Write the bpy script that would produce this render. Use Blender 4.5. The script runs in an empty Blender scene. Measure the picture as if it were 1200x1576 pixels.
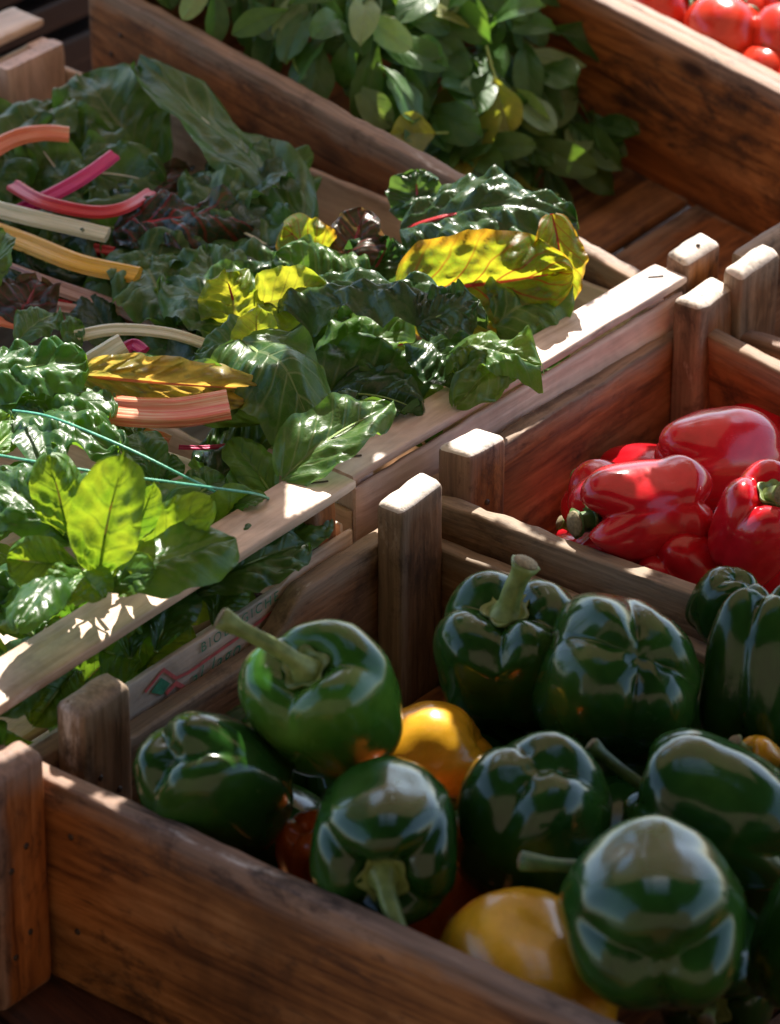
import bpy, bmesh, math, random
from mathutils import Vector, Matrix, noise
rnd = random.Random(7)
R = math.radians
# ------------------------------------------------------------------ camera, sky, sun, exposure
sc = bpy.context.scene
F = 7180.0; D = 2.7; TH = R(30)
CAM = Vector((0, -D*math.cos(TH), D*math.sin(TH)))
RT = Vector((1, 0, 0)); FW = Vector((0, math.cos(TH), -math.sin(TH))); UP = Vector((0, math.sin(TH), math.cos(TH)))
cd = bpy.data.cameras.new("camera"); cam = bpy.data.objects.new("camera", cd); sc.collection.objects.link(cam)
cam.location = CAM; cam.rotation_euler = (R(90)-TH, 0, 0)
cd.sensor_fit = 'VERTICAL'; cd.sensor_height = 36; cd.lens = F/1576*36; cd.clip_end = 200; cd.clip_start = .05
cd.dof.use_dof = True; cd.dof.focus_distance = 2.72; cd.dof.aperture_fstop = 10.0
sc.camera = cam
SUN_AZ = R(8); SUN_EL = R(47)
SUN = Vector((math.sin(SUN_AZ)*math.cos(SUN_EL), math.cos(SUN_AZ)*math.cos(SUN_EL), math.sin(SUN_EL)))
w = bpy.data.worlds.new("World"); sc.world = w; w.use_nodes = True
nt = w.node_tree; bg = nt.nodes['Background']
sky = nt.nodes.new('ShaderNodeTexSky'); sky.sky_type = 'NISHITA'; sky.sun_disc = False
sky.sun_elevation = SUN_EL; sky.sun_rotation = SUN_AZ
nt.links.new(sky.outputs[0], bg.inputs[0]); bg.inputs[1].default_value = 0.135
sl = bpy.data.lights.new("sun", 'SUN'); sl.energy = 5.0; sl.angle = R(.42); sl.color = (1, .94, .84)
so = bpy.data.objects.new("sun", sl); sc.collection.objects.link(so)
so.rotation_euler = SUN.to_track_quat('Z', 'Y').to_euler()
sc.view_settings.view_transform = 'Standard'; sc.view_settings.look = 'None'
sc.view_settings.exposure = 1.27; sc.view_settings.gamma = 1
sc.cycles.max_bounces = 8; sc.cycles.use_denoising = True
try: sc.cycles.sample_clamp_indirect = 6
except Exception: pass

# ------------------------------------------------------------------ helpers
def ray(px, py): return RT*((px-600)/F) + UP*((788-py)/F) + FW
def at(px, py, z=0.0):
    d = ray(px, py); return CAM + d*((z-CAM.z)/d.z)
def scr(sx, sy, t):                       # direction: right, up in the picture, towards the viewer
    return (RT*sx + UP*sy - FW*t).normalized()
def mpp(p): return (p-CAM).dot(FW)/F      # metres per photo pixel at p
class Frame:
    def __init__(s, o, yaw, tilt, roll=0):
        s.o = Vector(o); s.M = (Matrix.Rotation(R(tilt), 3, 'X') @ Matrix.Rotation(R(-yaw), 3, 'Z'))
        s.mat = Matrix.Translation(s.o) @ s.M.to_4x4()
    def w(s, x, y, z): return s.o + s.M @ Vector((x, y, z))
    def at(s, px, py, ax, val):
        n = s.M.col[ax]; d = ray(px, py); t = (val-(CAM-s.o).dot(n))/d.dot(n)
        return s.M.transposed() @ (CAM + d*t - s.o)
def link(name, me, m=None, parent=None, mat=None):
    o = bpy.data.objects.new(name, me); sc.collection.objects.link(o)
    if m and me is not None and len(me.materials) == 0: me.materials.append(m)
    if parent: o.parent = parent
    if mat is not None: o.matrix_local = mat
    return o
def tag(o, label=None, cat=None, group=None, kind=None):
    if label: o['label'] = label
    if cat: o['category'] = cat
    if group: o['group'] = group
    if kind: o['kind'] = kind
    return o
def empty(name, mat=None, loc=None):
    o = bpy.data.objects.new(name, None); sc.collection.objects.link(o); o.empty_display_size = .02
    if mat is not None: o.matrix_world = mat
    if loc is not None: o.location = loc
    return o
def mesh(vs, fs, name="mesh", smooth=True):
    me = bpy.data.meshes.new(name); me.from_pydata([tuple(v) for v in vs], [], fs); me.update()
    if smooth: me.shade_smooth()
    return me
def grid_faces(nu, nv, wrap_u=False, off=0):
    f = []
    for j in range(nv-1):
        for i in range(nu if wrap_u else nu-1):
            a = j*nu+i; b = j*nu+(i+1) % nu
            f.append((off+a, off+b, off+b+nu, off+a+nu))
    return f
def sm(x, a=0., b=1.):
    t = max(0, min(1, (x-a)/(b-a))); return t*t*(3-2*t)

# ------------------------------------------------------------------ materials
class NT:
    def __init__(s, name):
        s.m = bpy.data.materials.new(name); s.m.use_nodes = True; s.t = s.m.node_tree
        s.b = s.t.nodes['Principled BSDF']; s.out = s.t.nodes['Material Output']
    def n(s, typ, ins=None, **kw):
        nd = s.t.nodes.new(typ)
        for k, v in kw.items(): setattr(nd, k, v)
        for k, v in (ins or {}).items():
            if hasattr(v, 'links') or isinstance(v, bpy.types.NodeSocket): s.t.links.new(v, nd.inputs[k])
            else: nd.inputs[k].default_value = v
        return nd
    def l(s, a, b): s.t.links.new(a, b)
    def math(s, op, a, b=0.0, c=None, clamp=False):
        nd = s.t.nodes.new('ShaderNodeMath'); nd.operation = op; nd.use_clamp = clamp
        for i, v in enumerate((a, b) if c is None else (a, b, c)):
            if isinstance(v, bpy.types.NodeSocket): s.t.links.new(v, nd.inputs[i])
            else: nd.inputs[i].default_value = v
        return nd.outputs[0]
    def ramp(s, fac, stops, interp='LINEAR'):
        nd = s.t.nodes.new('ShaderNodeValToRGB'); cr = nd.color_ramp; cr.interpolation = interp
        while len(cr.elements) < len(stops): cr.elements.new(.5)
        for e, (p, c) in zip(cr.elements, stops):
            e.position = p; e.color = (c, c, c, 1) if isinstance(c, (int, float)) else tuple(c)+(1,)
        s.l(fac, nd.inputs[0]); return nd.outputs[0]
    def mix(s, fac, a, b, mode='MIX'):
        nd = s.t.nodes.new('ShaderNodeMix'); nd.data_type = 'RGBA'; nd.blend_type = mode
        for sock, v in ((nd.inputs[0], fac), (nd.inputs[6], a), (nd.inputs[7], b)):
            if isinstance(v, bpy.types.NodeSocket): s.l(v, sock)
            elif isinstance(v, (int, float)): sock.default_value = v
            else: sock.default_value = tuple(v)+(1,)
        return nd.outputs[2]
    def coords(s, scale=(1, 1, 1), rand=3.0):
        tc = s.n('ShaderNodeTexCoord'); oi = s.n('ShaderNodeObjectInfo')
        off = s.n('ShaderNodeCombineXYZ', {0: s.math('MULTIPLY', oi.outputs['Random'], rand*7.3), 1: s.math('MULTIPLY', oi.outputs['Random'], rand*3.1), 2: s.math('MULTIPLY', oi.outputs['Random'], rand*5.7)})
        add = s.n('ShaderNodeVectorMath', {0: tc.outputs['Object'], 1: off.outputs[0]}, operation='ADD')
        return add.outputs[0], oi.outputs['Random']
    def noise(s, vec, scale, detail=4, rough=.55, stretch=None, dist=0):
        if stretch:
            mp = s.n('ShaderNodeMapping', {'Vector': vec, 'Scale': stretch}); vec = mp.outputs[0]
        return s.n('ShaderNodeTexNoise', {'Vector': vec, 'Scale': scale, 'Detail': detail, 'Roughness': rough, 'Distortion': dist}).outputs['Fac']
    def bump(s, h, strength=.3, dist=.001):
        bp = s.n('ShaderNodeBump', {'Height': h, 'Strength': strength, 'Distance': dist}); s.l(bp.outputs[0], s.b.inputs['Normal']); return bp

def wood(name, dark, mid, light, grey, wear_sun=1.0, stain=1.0, rough=.62, grain=1.0):
    k = NT(name); v, rv = k.coords()
    big = k.noise(v, 12, 5, .65, (.55, 1, 1), .8)
    fine = k.noise(v, 220, 5, .65, (.035, 1, 1))
    med = k.noise(v, 60, 5, .65, (.12, 1, 1), 1.2)
    fib = k.noise(v, 900, 2, .6, (.03, 1, 1))
    g = k.math('ADD', k.math('MULTIPLY', med, .55), k.math('MULTIPLY', fine, .45))
    col = k.ramp(g, [(.37, dark), (.5, mid), (.63, light)])
    tone = k.ramp(big, [(.3, .45), (.5, .95), (.66, 1.3)])
    col = k.mix(1.0, col, tone, 'MULTIPLY')
    hu = k.ramp(k.noise(v, 4.5, 3, .5, (.5, 1, 1)), [(.38, (1.12, .88, .72)), (.6, (.92, 1.04, 1.15))])
    col = k.mix(.6*grain, col, hu, 'MULTIPLY')
    # worn grey edges: attribute + noise
    at_ = k.n('ShaderNodeAttribute', attribute_name='wear_sun')
    wn = k.noise(v, 30, 6, .7, (.3, 1, 1))
    wf = k.math('MULTIPLY', k.ramp(k.math('ADD', k.math('MULTIPLY', at_.outputs['Fac'], .75), k.math('SUBTRACT', wn, .5)), [(.28, 0.), (.55, 1.)]), wear_sun, clamp=True)
    gcol = k.mix(k.ramp(fine, [(.35, 0.), (.65, 1.)]), [c*.5 for c in grey], grey)
    col = k.mix(wf, col, gcol)
    col = k.mix(k.ramp(k.math('ADD', at_.outputs['Fac'], k.math('MULTIPLY', k.math('SUBTRACT', wn, .5), .5)), [(.95, 0.), (1.12, .9)]), col, (.74, .66, .58))  # pale tone paints sunlight onto the post and rim tops
    # dirt blotches
    d1 = k.noise(v, 24, 7, .74, (.6, 1, 1), .4); d2 = k.noise(v, 110, 5, .75, (.5, 1, 1))
    df = k.ramp(k.math('ADD', k.math('MULTIPLY', d1, .75), k.math('MULTIPLY', d2, .25)), [(.515, 0.), (.60, .6), (.68, .95)])
    col = k.mix(k.math('MULTIPLY', df, stain), col, (.022, .013, .012))
    sc2 = k.ramp(k.noise(v, 160, 3, .6, (.08, 1, 1)), [(.66, 0.), (.72, 1.)])
    col = k.mix(k.math('MULTIPLY', sc2, .55*stain), col, (.03, .015, .01))
    # knots
    vo = k.n('ShaderNodeTexVoronoi', {'Vector': k.n('ShaderNodeMapping', {'Vector': v, 'Scale': (6, 13, 13)}).outputs[0], 'Scale': 1.0}, feature='F1')
    kf = k.ramp(vo.outputs['Distance'], [(.06, 1.), (.13, 0.)])
    col = k.mix(k.math('MULTIPLY', kf, .85*stain), col, (.035, .012, .006))
    k.l(col, k.b.inputs['Base Color'])
    k.l(k.ramp(fine, [(.3, rough-.12), (.7, rough+.15)]), k.b.inputs['Roughness'])
    k.b.inputs['Specular IOR Level'].default_value = .35
    hh = k.math('ADD', k.math('ADD', k.math('MULTIPLY', fine, .6), k.math('MULTIPLY', fib, .3)), k.math('MULTIPLY', med, .6))
    k.bump(hh, .55, .0012)
    return k.m
W_RED = wood('weathered_red_pine', (.11, .044, .016), (.28, .115, .040), (.41, .19, .075), (.36, .26, .185), .8, .9)
W_ORG = wood('weathered_orange_pine', (.13, .042, .012), (.34, .125, .032), (.47, .20, .065), (.33, .22, .165), .8, 1.15)
W_BRN = wood('weathered_brown_pine', (.085, .042, .018), (.24, .125, .060), (.36, .21, .115), (.36, .27, .19), .85, .8)
W_PALE = wood('pale_poplar', (.54, .39, .27), (.70, .54, .41), (.78, .64, .50), (.58, .46, .37), .25, .10, .5)
W_PALE2 = wood('pale_pink_poplar', (.52, .36, .28), (.68, .51, .42), (.78, .63, .54), (.56, .44, .38), .3, .14, .5)

def pepper_mat(name, c0, c1, c2, amt=.5, rough=.16, sss=0.0, coat=.35):
    k = NT(name); v, rv = k.coords()
    n1 = k.noise(v, 22, 3, .5); n2 = k.noise(v, 260, 3, .6); n3 = k.noise(v, 60, 4, .6)
    col = k.ramp(n1, [(.32, c0), (.52, c1), (.74, c2)])
    st = k.ramp(n3, [(.35, .8), (.65, 1.15)])
    col = k.mix(.7, col, st, 'MULTIPLY')
    vo = k.n('ShaderNodeTexVoronoi', {'Vector': v, 'Scale': 55.0}, feature='F1')
    sp = k.ramp(vo.outputs['Distance'], [(.035, 1.), (.07, 0.)])
    col = k.mix(k.math('MULTIPLY', sp, .35), col, c2)
    k.l(col, k.b.inputs['Base Color'])
    k.l(k.ramp(n3, [(.3, rough), (.7, rough+.10)]), k.b.inputs['Roughness'])
    k.b.inputs['IOR'].default_value = 1.45; k.b.inputs['Coat Weight'].default_value = coat; k.b.inputs['Coat Roughness'].default_value = .1
    if sss: k.b.inputs['Subsurface Weight'].default_value = sss; k.b.inputs['Subsurface Radius'].default_value = (1, .35, .15); k.b.inputs['Subsurface Scale'].default_value = .006
    n6 = k.noise(v, 900, 2, .6); scf = k.ramp(k.noise(v, 48, 6, .75, (1, 1, .5)), [(.60, 0.), (.70, 1.)])
    k.l(k.math('ADD', k.ramp(n3, [(.3, rough), (.7, rough+.08)]), k.math('MULTIPLY', scf, .16)), k.b.inputs['Roughness'])
    k.bump(k.math('ADD', k.math('ADD', k.math('MULTIPLY', n3, 1.), k.math('MULTIPLY', n2, .12)), k.math('MULTIPLY', n6, .05)), .25, .0012)
    return k.m
P_GRN = pepper_mat('green_pepper_skin', (.009, .040, .006), (.016, .064, .009), (.034, .095, .012), rough=.13, coat=.15)
P_LGRN = pepper_mat('light_green_pepper_skin', (.018, .075, .008), (.035, .12, .012), (.08, .18, .02), rough=.14, coat=.15)
P_RED = pepper_mat('red_pepper_skin', (.44, .004, .010), (.60, .009, .020), (.66, .022, .03), rough=.17, sss=.03)
P_YEL = pepper_mat('yellow_pepper_skin', (.66, .29, .010), (.76, .38, .015), (.80, .46, .03), rough=.22, sss=.15)
P_ORG = pepper_mat('orange_pepper_skin', (.45, .06, .006), (.58, .10, .008), (.62, .14, .012), rough=.22, sss=.1)
TOM = pepper_mat('tomato_skin', (.50, .022, .010), (.60, .035, .014), (.66, .06, .02), rough=.2, sss=.2)
def plain(name, c, rough=.5, var=.25, scale=60, bump=.2, stretch=None, c2=None, spec=.5):
    k = NT(name); v, rv = k.coords()
    n1 = k.noise(v, scale, 4, .6, stretch)
    col = k.ramp(n1, [(.3, [x*(1-var) for x in c]), (.7, c2 or [min(1, x*(1+var)) for x in c])])
    k.l(col, k.b.inputs['Base Color']); k.b.inputs['Roughness'].default_value = rough
    k.b.inputs['Specular IOR Level'].default_value = spec
    k.bump(n1, bump, .001); return k.m
STEM_G = plain('pepper_stem_green', (.16, .24, .06), .45, .35, 120, .3, None, (.26, .34, .10))
STEM_D = plain('pepper_stem_dark_green', (.06, .12, .03), .45, .4, 120, .3)
CUT = plain('dried_cut_end', (.22, .18, .10), .8, .4, 400, .5)
BLACKP = plain('black_plastic', (.012, .012, .016), .45, .2, 60, .1)
TABLE = wood('table_boards', (.05, .02, .012), (.12, .045, .022), (.20, .08, .04), (.12, .09, .08), .3, 1.0)
GROUND = plain('stone_paving', (.10, .095, .09), .9, .3, 12, .4)
TWINE = plain('green_twine', (.05, .33, .20), .4, .3, 300, .3, None, (.12, .48, .32))
INK_G = plain('green_ink', (.05, .25, .14), .7, .4, 200, .05)
INK_R = plain('red_ink', (.60, .13, .12), .7, .25, 200, .05)

def leaf_mat(name, c0, c1, vein, trans, nveins=7., slope=.30, vw=.035, vstr=.8, tw=.36, rough=.34, edge=None, spec=.5, latw=.05):
    """leaf with a midrib and side veins laid out in its own UVs (u across, v along)"""
    k = NT(name); v, rv = k.coords()
    uv = k.n('ShaderNodeUVMap'); uv.uv_map = 'UVMap'
    sp = k.n('ShaderNodeSeparateXYZ', {0: uv.outputs[0]})
    au = k.math('ABSOLUTE', k.math('SUBTRACT', k.math('MULTIPLY', sp.outputs[0], 2), 1))
    n1 = k.noise(v, 70, 4, .6); n0 = k.noise(v, 22, 2, .5)
    q = k.math('MULTIPLY', k.math('ADD', k.math('SUBTRACT', sp.outputs[1], k.math('MULTIPLY', k.math('POWER', au, .8), slope)), k.math('MULTIPLY', k.math('SUBTRACT', n0, .5), .22)), nveins)
    d = k.math('ABSOLUTE', k.math('SUBTRACT', k.math('FRACT', q), .5))      # 0 at vein
    lat = k.math('MULTIPLY', k.ramp(d, [(0., 1.), (latw, .75), (latw*2.3, 0.)]), k.math('SUBTRACT', 1., k.math('MULTIPLY', au, .75)))
    midw = k.math('MULTIPLY', k.math('SUBTRACT', 1.25, sp.outputs[1]), vw)
    mid = k.math('SUBTRACT', 1., k.math('SMOOTHSTEP', 0, 1)) if False else k.ramp(k.math('DIVIDE', au, midw), [(.8, 1.), (1.5, 0.)])
    vo = k.n('ShaderNodeTexVoronoi', {'Vector': v, 'Scale': 190.0}, feature='DISTANCE_TO_EDGE')
    net = k.math('MULTIPLY', k.ramp(vo.outputs['Distance'], [(.0, 1.), (.07, 0.)]), .3)
    vm = k.math('MULTIPLY', k.math('MAXIMUM', k.math('MAXIMUM', mid, lat), net), vstr, clamp=True)
    col = k.ramp(k.math('ADD', k.math('MULTIPLY', n1, .6), k.math('MULTIPLY', n0, .4)), [(.36, c0), (.62, c1)])
    jit = k.ramp(rv, [(0., (.8, .85, .8)), (1., (1.25, 1.15, 1.0))]); col = k.mix(1., col, jit, 'MULTIPLY')
    tcol = k.mix(k.ramp(k.math('ADD', k.math('MULTIPLY', n1, .5), k.math('MULTIPLY', n0, .5)), [(.38, 0.), (.60, 1.)]), [trans[0]*.55, trans[1]*.72, trans[2]], [trans[0]*1.2, trans[1]*1.0, trans[2]*1.3])
    if edge:
        ef = k.math('MULTIPLY', k.ramp(k.math('ADD', au, k.math('MULTIPLY', k.math('SUBTRACT', n0, .5), .8)), [(.82, 0.), (1.0, 1.)]), .8)
        col = k.mix(ef, col, [e*.5 for e in edge]); tcol = k.mix(ef, tcol, edge)
    colv = k.mix(vm, col, vein)
    tv = k.mix(vm, tcol, [x*.55 for x in vein])
    k.l(colv, k.b.inputs['Base Color']); k.b.inputs['Specular IOR Level'].default_value = spec
    k.l(k.ramp(n1, [(.3, rough-.06), (.7, rough+.12)]), k.b.inputs['Roughness'])
    n5 = k.noise(v, 230, 2, .5)
    h = k.math('ADD', k.math('ADD', k.math('MULTIPLY', n1, .8), k.math('MULTIPLY', n5, .25)), k.math('MULTIPLY', k.math('MAXIMUM', lat, k.math('MULTIPLY', net, .5)), -.35))
    bp = k.bump(h, .5, .0015)
    tr = k.n('ShaderNodeBsdfTranslucent', {'Color': tv, 'Normal': bp.outputs[0]})
    mx = k.n('ShaderNodeMixShader', {0: tw, 1: k.b.outputs[0], 2: tr.outputs[0]})
    k.l(mx.outputs[0], k.out.inputs['Surface'])
    return k.m
YG = (.50, .62, .03)
L_GREEN = leaf_mat('chard_leaf_green', (.030, .092, .017), (.062, .155, .030), (.26, .33, .13), (.22, .42, .03), 7, .3, .035, .6)
L_MID = leaf_mat('chard_leaf_mid_green', (.035, .10, .016), (.07, .165, .03), (.26, .34, .12), (.30, .50, .03), 7, .3, .035, .55)
L_DARK = leaf_mat('chard_leaf_dark', (.018, .050, .020), (.036, .088, .030), (.10, .16, .06), (.12, .25, .03), 8, .3, .035, .45, rough=.24)
L_REDV = leaf_mat('chard_leaf_red_veined', (.012, .034, .020), (.026, .056, .028), (.48, .025, .03), (.14, .16, .03), 7, .3, .06, .75, rough=.24)
L_YELR = leaf_mat('chard_leaf_yellow_red_veined', (.055, .11, .018), (.10, .17, .022), (.50, .035, .02), (.50, .56, .02), 6, .35, .045, .95, tw=.58, edge=(.60, .30, .02), latw=.035)
L_YEL = leaf_mat('chard_leaf_yellow_green', (.07, .15, .02), (.13, .22, .03), (.40, .28, .05), (.50, .56, .025), 7, .3, .035, .6, tw=.52)
L_GOLD = leaf_mat('chard_leaf_golden', (.16, .16, .03), (.30, .26, .05), (.45, .20, .08), (.75, .52, .07), 7, .3, .03, .5, tw=.5)
L_PURP = leaf_mat('chard_leaf_purple', (.028, .030, .020), (.05, .045, .026), (.40, .03, .05), (.18, .12, .03), 7, .3, .04, .6, rough=.3)
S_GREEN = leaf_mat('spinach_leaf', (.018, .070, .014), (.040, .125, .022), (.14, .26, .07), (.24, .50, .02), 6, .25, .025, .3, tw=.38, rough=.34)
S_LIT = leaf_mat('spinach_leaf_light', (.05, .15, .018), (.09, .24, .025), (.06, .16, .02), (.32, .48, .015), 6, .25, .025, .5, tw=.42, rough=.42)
B_GREEN = leaf_mat('salad_leaf', (.028, .090, .019), (.062, .155, .037), (.15, .26, .09), (.22, .45, .03), 5, .35, .03, .35, tw=.36, rough=.42)
B_PALE = leaf_mat('salad_leaf_pale', (.17, .27, .11), (.25, .36, .16), (.32, .42, .22), (.40, .62, .06), 5, .35, .03, .5, tw=.4, rough=.5)
B_YEL = leaf_mat('salad_leaf_yellowing', (.17, .20, .04), (.26, .28, .06), (.34, .34, .12), (.72, .75, .04), 5, .35, .03, .5, tw=.45, rough=.5)

def stalk_mat(name, c0, c1, c2, rough=.32):
    k = NT(name); v, rv = k.coords()
    uv = k.n('ShaderNodeUVMap'); uv.uv_map = 'UVMap'
    st = k.noise(uv.outputs[0], 1, 2, .5, (34, .25, 1)); n = k.noise(v, 40, 3, .6)
    col = k.ramp(k.math('ADD', k.math('MULTIPLY', st, .8), k.math('MULTIPLY', n, .2)), [(.34, c0), (.5, c1), (.68, c2)])
    k.l(col, k.b.inputs['Base Color']); k.b.inputs['Roughness'].default_value = rough
    k.b.inputs['Subsurface Weight'].default_value = .15; k.b.inputs['Subsurface Scale'].default_value = .004
    k.bump(st, .45, .0012); return k.m
K_WHITE = stalk_mat('stalk_white', (.40, .40, .22), (.58, .55, .36), (.70, .66, .48))
K_YEL = stalk_mat('stalk_yellow', (.50, .26, .01), (.68, .36, .02), (.72, .46, .10))
K_RED = stalk_mat('stalk_red', (.34, .008, .012), (.50, .014, .02), (.58, .06, .06))
K_MAG = stalk_mat('stalk_magenta', (.40, .008, .08), (.58, .012, .13), (.62, .08, .22))
K_ORG = stalk_mat('stalk_orange', (.58, .11, .04), (.70, .19, .08), (.74, .36, .20))
K_PINK = stalk_mat('stalk_pink', (.34, .16, .13), (.50, .30, .24), (.60, .42, .32))
K_PINKO = stalk_mat('stalk_salmon_striped', (.66, .11, .06), (.70, .24, .14), (.80, .55, .36))
K_GRN = stalk_mat('stalk_green', (.14, .26, .05), (.24, .38, .09), (.34, .48, .16))
K_DKRED = stalk_mat('stalk_dark_red', (.16, .006, .02), (.26, .012, .03), (.34, .05, .05))

# ------------------------------------------------------------------ boards and crates
def board_mesh(L, W, T, seed=0, top=None, n=None, rough=.0006, bev=.0022, wearside=True, roundtop=0., sun_white=1.25):
    """board: length along x, thickness along y (0..T), height along z (0..-W); top(x) lowers the upper edge"""
    n = n or max(8, int(L/.006)); rr = random.Random(seed)
    vs, wear_sun = [], []
    b = min(bev, T*.45)
    sec = []
    def arc(cy, cz, a0, a1, k=3):
        for i in range(k):
            a = a0+(a1-a0)*i/(k-1); sec.append((cy+b*math.cos(a), cz+b*math.sin(a)))
    mids = 4
    arc(T-b, -b, 0, R(90)); arc(b, -b, R(90), R(180))
    for i in range(1, mids): sec.append((0, -b-(W-2*b)*i/mids))
    arc(b, -W+b, R(180), R(270)); arc(T-b, -W+b, R(270), R(360))
    for i in range(1, mids): sec.append((T, -W+b+(W-2*b)*i/mids))
    ns = len(sec)
    xs = [L*j/n for j in range(n+1)]
    if roundtop: xs = [0, .0005, .0013, .0024, .0038, .0056, .008]+[.008+(L-.008)*j/n for j in range(1, n+1)]; n = len(xs)-1
    for j in range(n+1):
        x = xs[j]; tz = top(x/L) if top else 0
        endk = 0.
        e = min(x, L-x); pinch = 0. if e > b else (b-e)
        for (y, z) in sec:
            nz = noise.noise(Vector((x*55+seed*3.1, y*90, z*90)))*rough + noise.noise(Vector((x*400+seed, y*300, z*300)))*rough*.5
            f = max(0., 1+z/W)
            zz = z + tz*f**2 + nz*(1 if z > -W*.5 else .7) + (noise.noise(Vector((x*14+seed*7, 3, 1)))*rough*1.2 if z > -b*2 else 0)
            yy = y + nz*.8
            yc = T/2; yy = yc+(yy-yc)*(1-pinch/max(T*.5, 1e-6)*.6)
            vs.append(Vector((x, yy, zz)))
            wear_sun.append(max(0, 1+z/.02)**1.5*.9 if z > -.02 else 0.)
            if min(x, L-x) < .008: wear_sun[-1] = max(wear_sun[-1], .6*(1-min(x, L-x)/.008))
            if roundtop: wear_sun[-1] = max(wear_sun[-1], (1-min(1., x/.035))*.85, sun_white*(x < .003))  # grey wear near the top, tip whitened as painted sunlight
    fs = []
    for j in range(n):
        for i in range(ns):
            a = j*ns+i; c = j*ns+(i+1) % ns; fs.append((a, a+ns, c+ns, c))
    fs.append(tuple(range(ns))); fs.append(tuple(reversed(range(n*ns, (n+1)*ns))))
    if roundtop:                                   # the x = 0 end is rounded (post tops)
        RR = roundtop; hl = rr.uniform(-.10, .10); hw = rr.uniform(-.08, .08)
        for v in vs:
            x = v.x
            if x < RR:
                ins = (RR-math.sqrt(max(0, RR*RR-(RR-x)**2)))*(.75+.8*noise.noise(Vector((v.y*120, v.z*120, seed))))
                for ax, cc, hh in ((1, T/2, T/2), (2, -W/2, W/2)):
                    v[ax] = cc+(v[ax]-cc)*(1-ins/hh)
            v.x += (v.y-T/2)*hw*max(0, 1-x/.03)+(v.z+W/2)*hl*max(0, 1-x/.03)+.0007*noise.noise(Vector((v.y*150, v.z*150, seed+5)))*max(0, 1-x/.02)
        # dome the cap
        c = len(vs); vs.append(Vector((-.0004, T/2, -W/2))); wear_sun.append(sun_white)
        fs = [f for f in fs if f != tuple(range(ns))]
        for i in range(ns): fs.append((i, (i+1) % ns, c))
    me = mesh(vs, fs, 'board', True)
    at_ = me.attributes.new('wear_sun', 'FLOAT', 'POINT')  # holds edge wear and the painted sun whitening of tops
    for i, x in enumerate(wear_sun): at_.data[i].value = x
    bm = bmesh.new(); bm.from_mesh(me); bmesh.ops.recalc_face_normals(bm, faces=bm.faces); bm.to_mesh(me); bm.free()
    me.set_sharp_from_angle(angle=R(50))
    return me
def mcols(x, y, z, o):
    return Matrix(((x[0], y[0], z[0], o[0]), (x[1], y[1], z[1], o[1]), (x[2], y[2], z[2], o[2]), (0, 0, 0, 1)))
SEED = [1]
def nseed(): SEED[0] += 1; return SEED[0]
def plank_A(root, name, x0, x1, y, T, z, W, m, **k):     # runs along local x
    return link(name, board_mesh(x1-x0, W, T, nseed(), **k), m, root, mcols((1, 0, 0), (0, 1, 0), (0, 0, 1), (x0, y, z)))
def plank_B(root, name, y0, y1, x, T, z, W, m, **k):     # runs along local y, thickness towards -x
    return link(name, board_mesh(y1-y0, W, T, nseed(), **k), m, root, mcols((0, 1, 0), (-1, 0, 0), (0, 0, 1), (x, y0, z)))
def post(root, x0, x1, y0, y1, ztop, H, m, sun_white=1.25):              # upright, grain along z
    return link('corner_post', board_mesh(H, y1-y0, x1-x0, nseed(), roundtop=.006, bev=.003, rough=.0011, sun_white=sun_white), m, root,
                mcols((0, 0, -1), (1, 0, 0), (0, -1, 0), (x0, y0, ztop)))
def floor_slats(root, x0, x1, y0, y1, z, m, n=4, gap=.006):
    wd = (x1-x0-gap*(n-1))/n
    for i in range(n):
        a = x0+i*(wd+gap)
        link('base_slat', board_mesh(y1-y0, wd, .009, nseed()), m, root, mcols((0, 1, 0), (0, 0, -1), (-1, 0, 0), (a, y0, z)))

F1 = Frame(at(80, 1203, 0), 38.3, 0)
F2 = Frame(at(690, 782, -.008), 37.3, -1)
F3 = Frame(at(550, 728, .012), 41, 2)
F4 = Frame(at(548, 738, .026), 38.5, 1)
F5 = Frame(at(975, 432, .010), 44, 9)

# ground and table
def sheet(name, x0, x1, y0, y1, z, m):
    return link(name, mesh([(x0, y0, z), (x1, y0, z), (x1, y1, z), (x0, y1, z)], [(0, 1, 2, 3)], name, False), m)
tag(sheet('ground', -30, 30, -30, 30, -.85, GROUND), kind='structure')
tb = empty('market_table', loc=(0, 0, -.15))
tag(tb, 'dark reddish brown board table under all the vegetable crates', 'table')
for i in range(9):
    link('table_board', board_mesh(2.6, .21, .02, nseed(), n=60), TABLE, tb, Matrix.Rotation(R(-51.7), 4, 'Z') @ mcols((1, 0, 0), (0, 0, 1), (0, -1, 0), (-1.3, -1.0+i*.215, 0)))
for (a, b_) in ((-.95, -.7), (.95, -.7), (-.95, .8), (.95, .8)):
    link('leg', board_mesh(.68, .07, .07, nseed()), TABLE, tb, mcols((0, 0, -1), (1, 0, 0), (0, -1, 0), (a, b_, -.021)))

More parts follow.
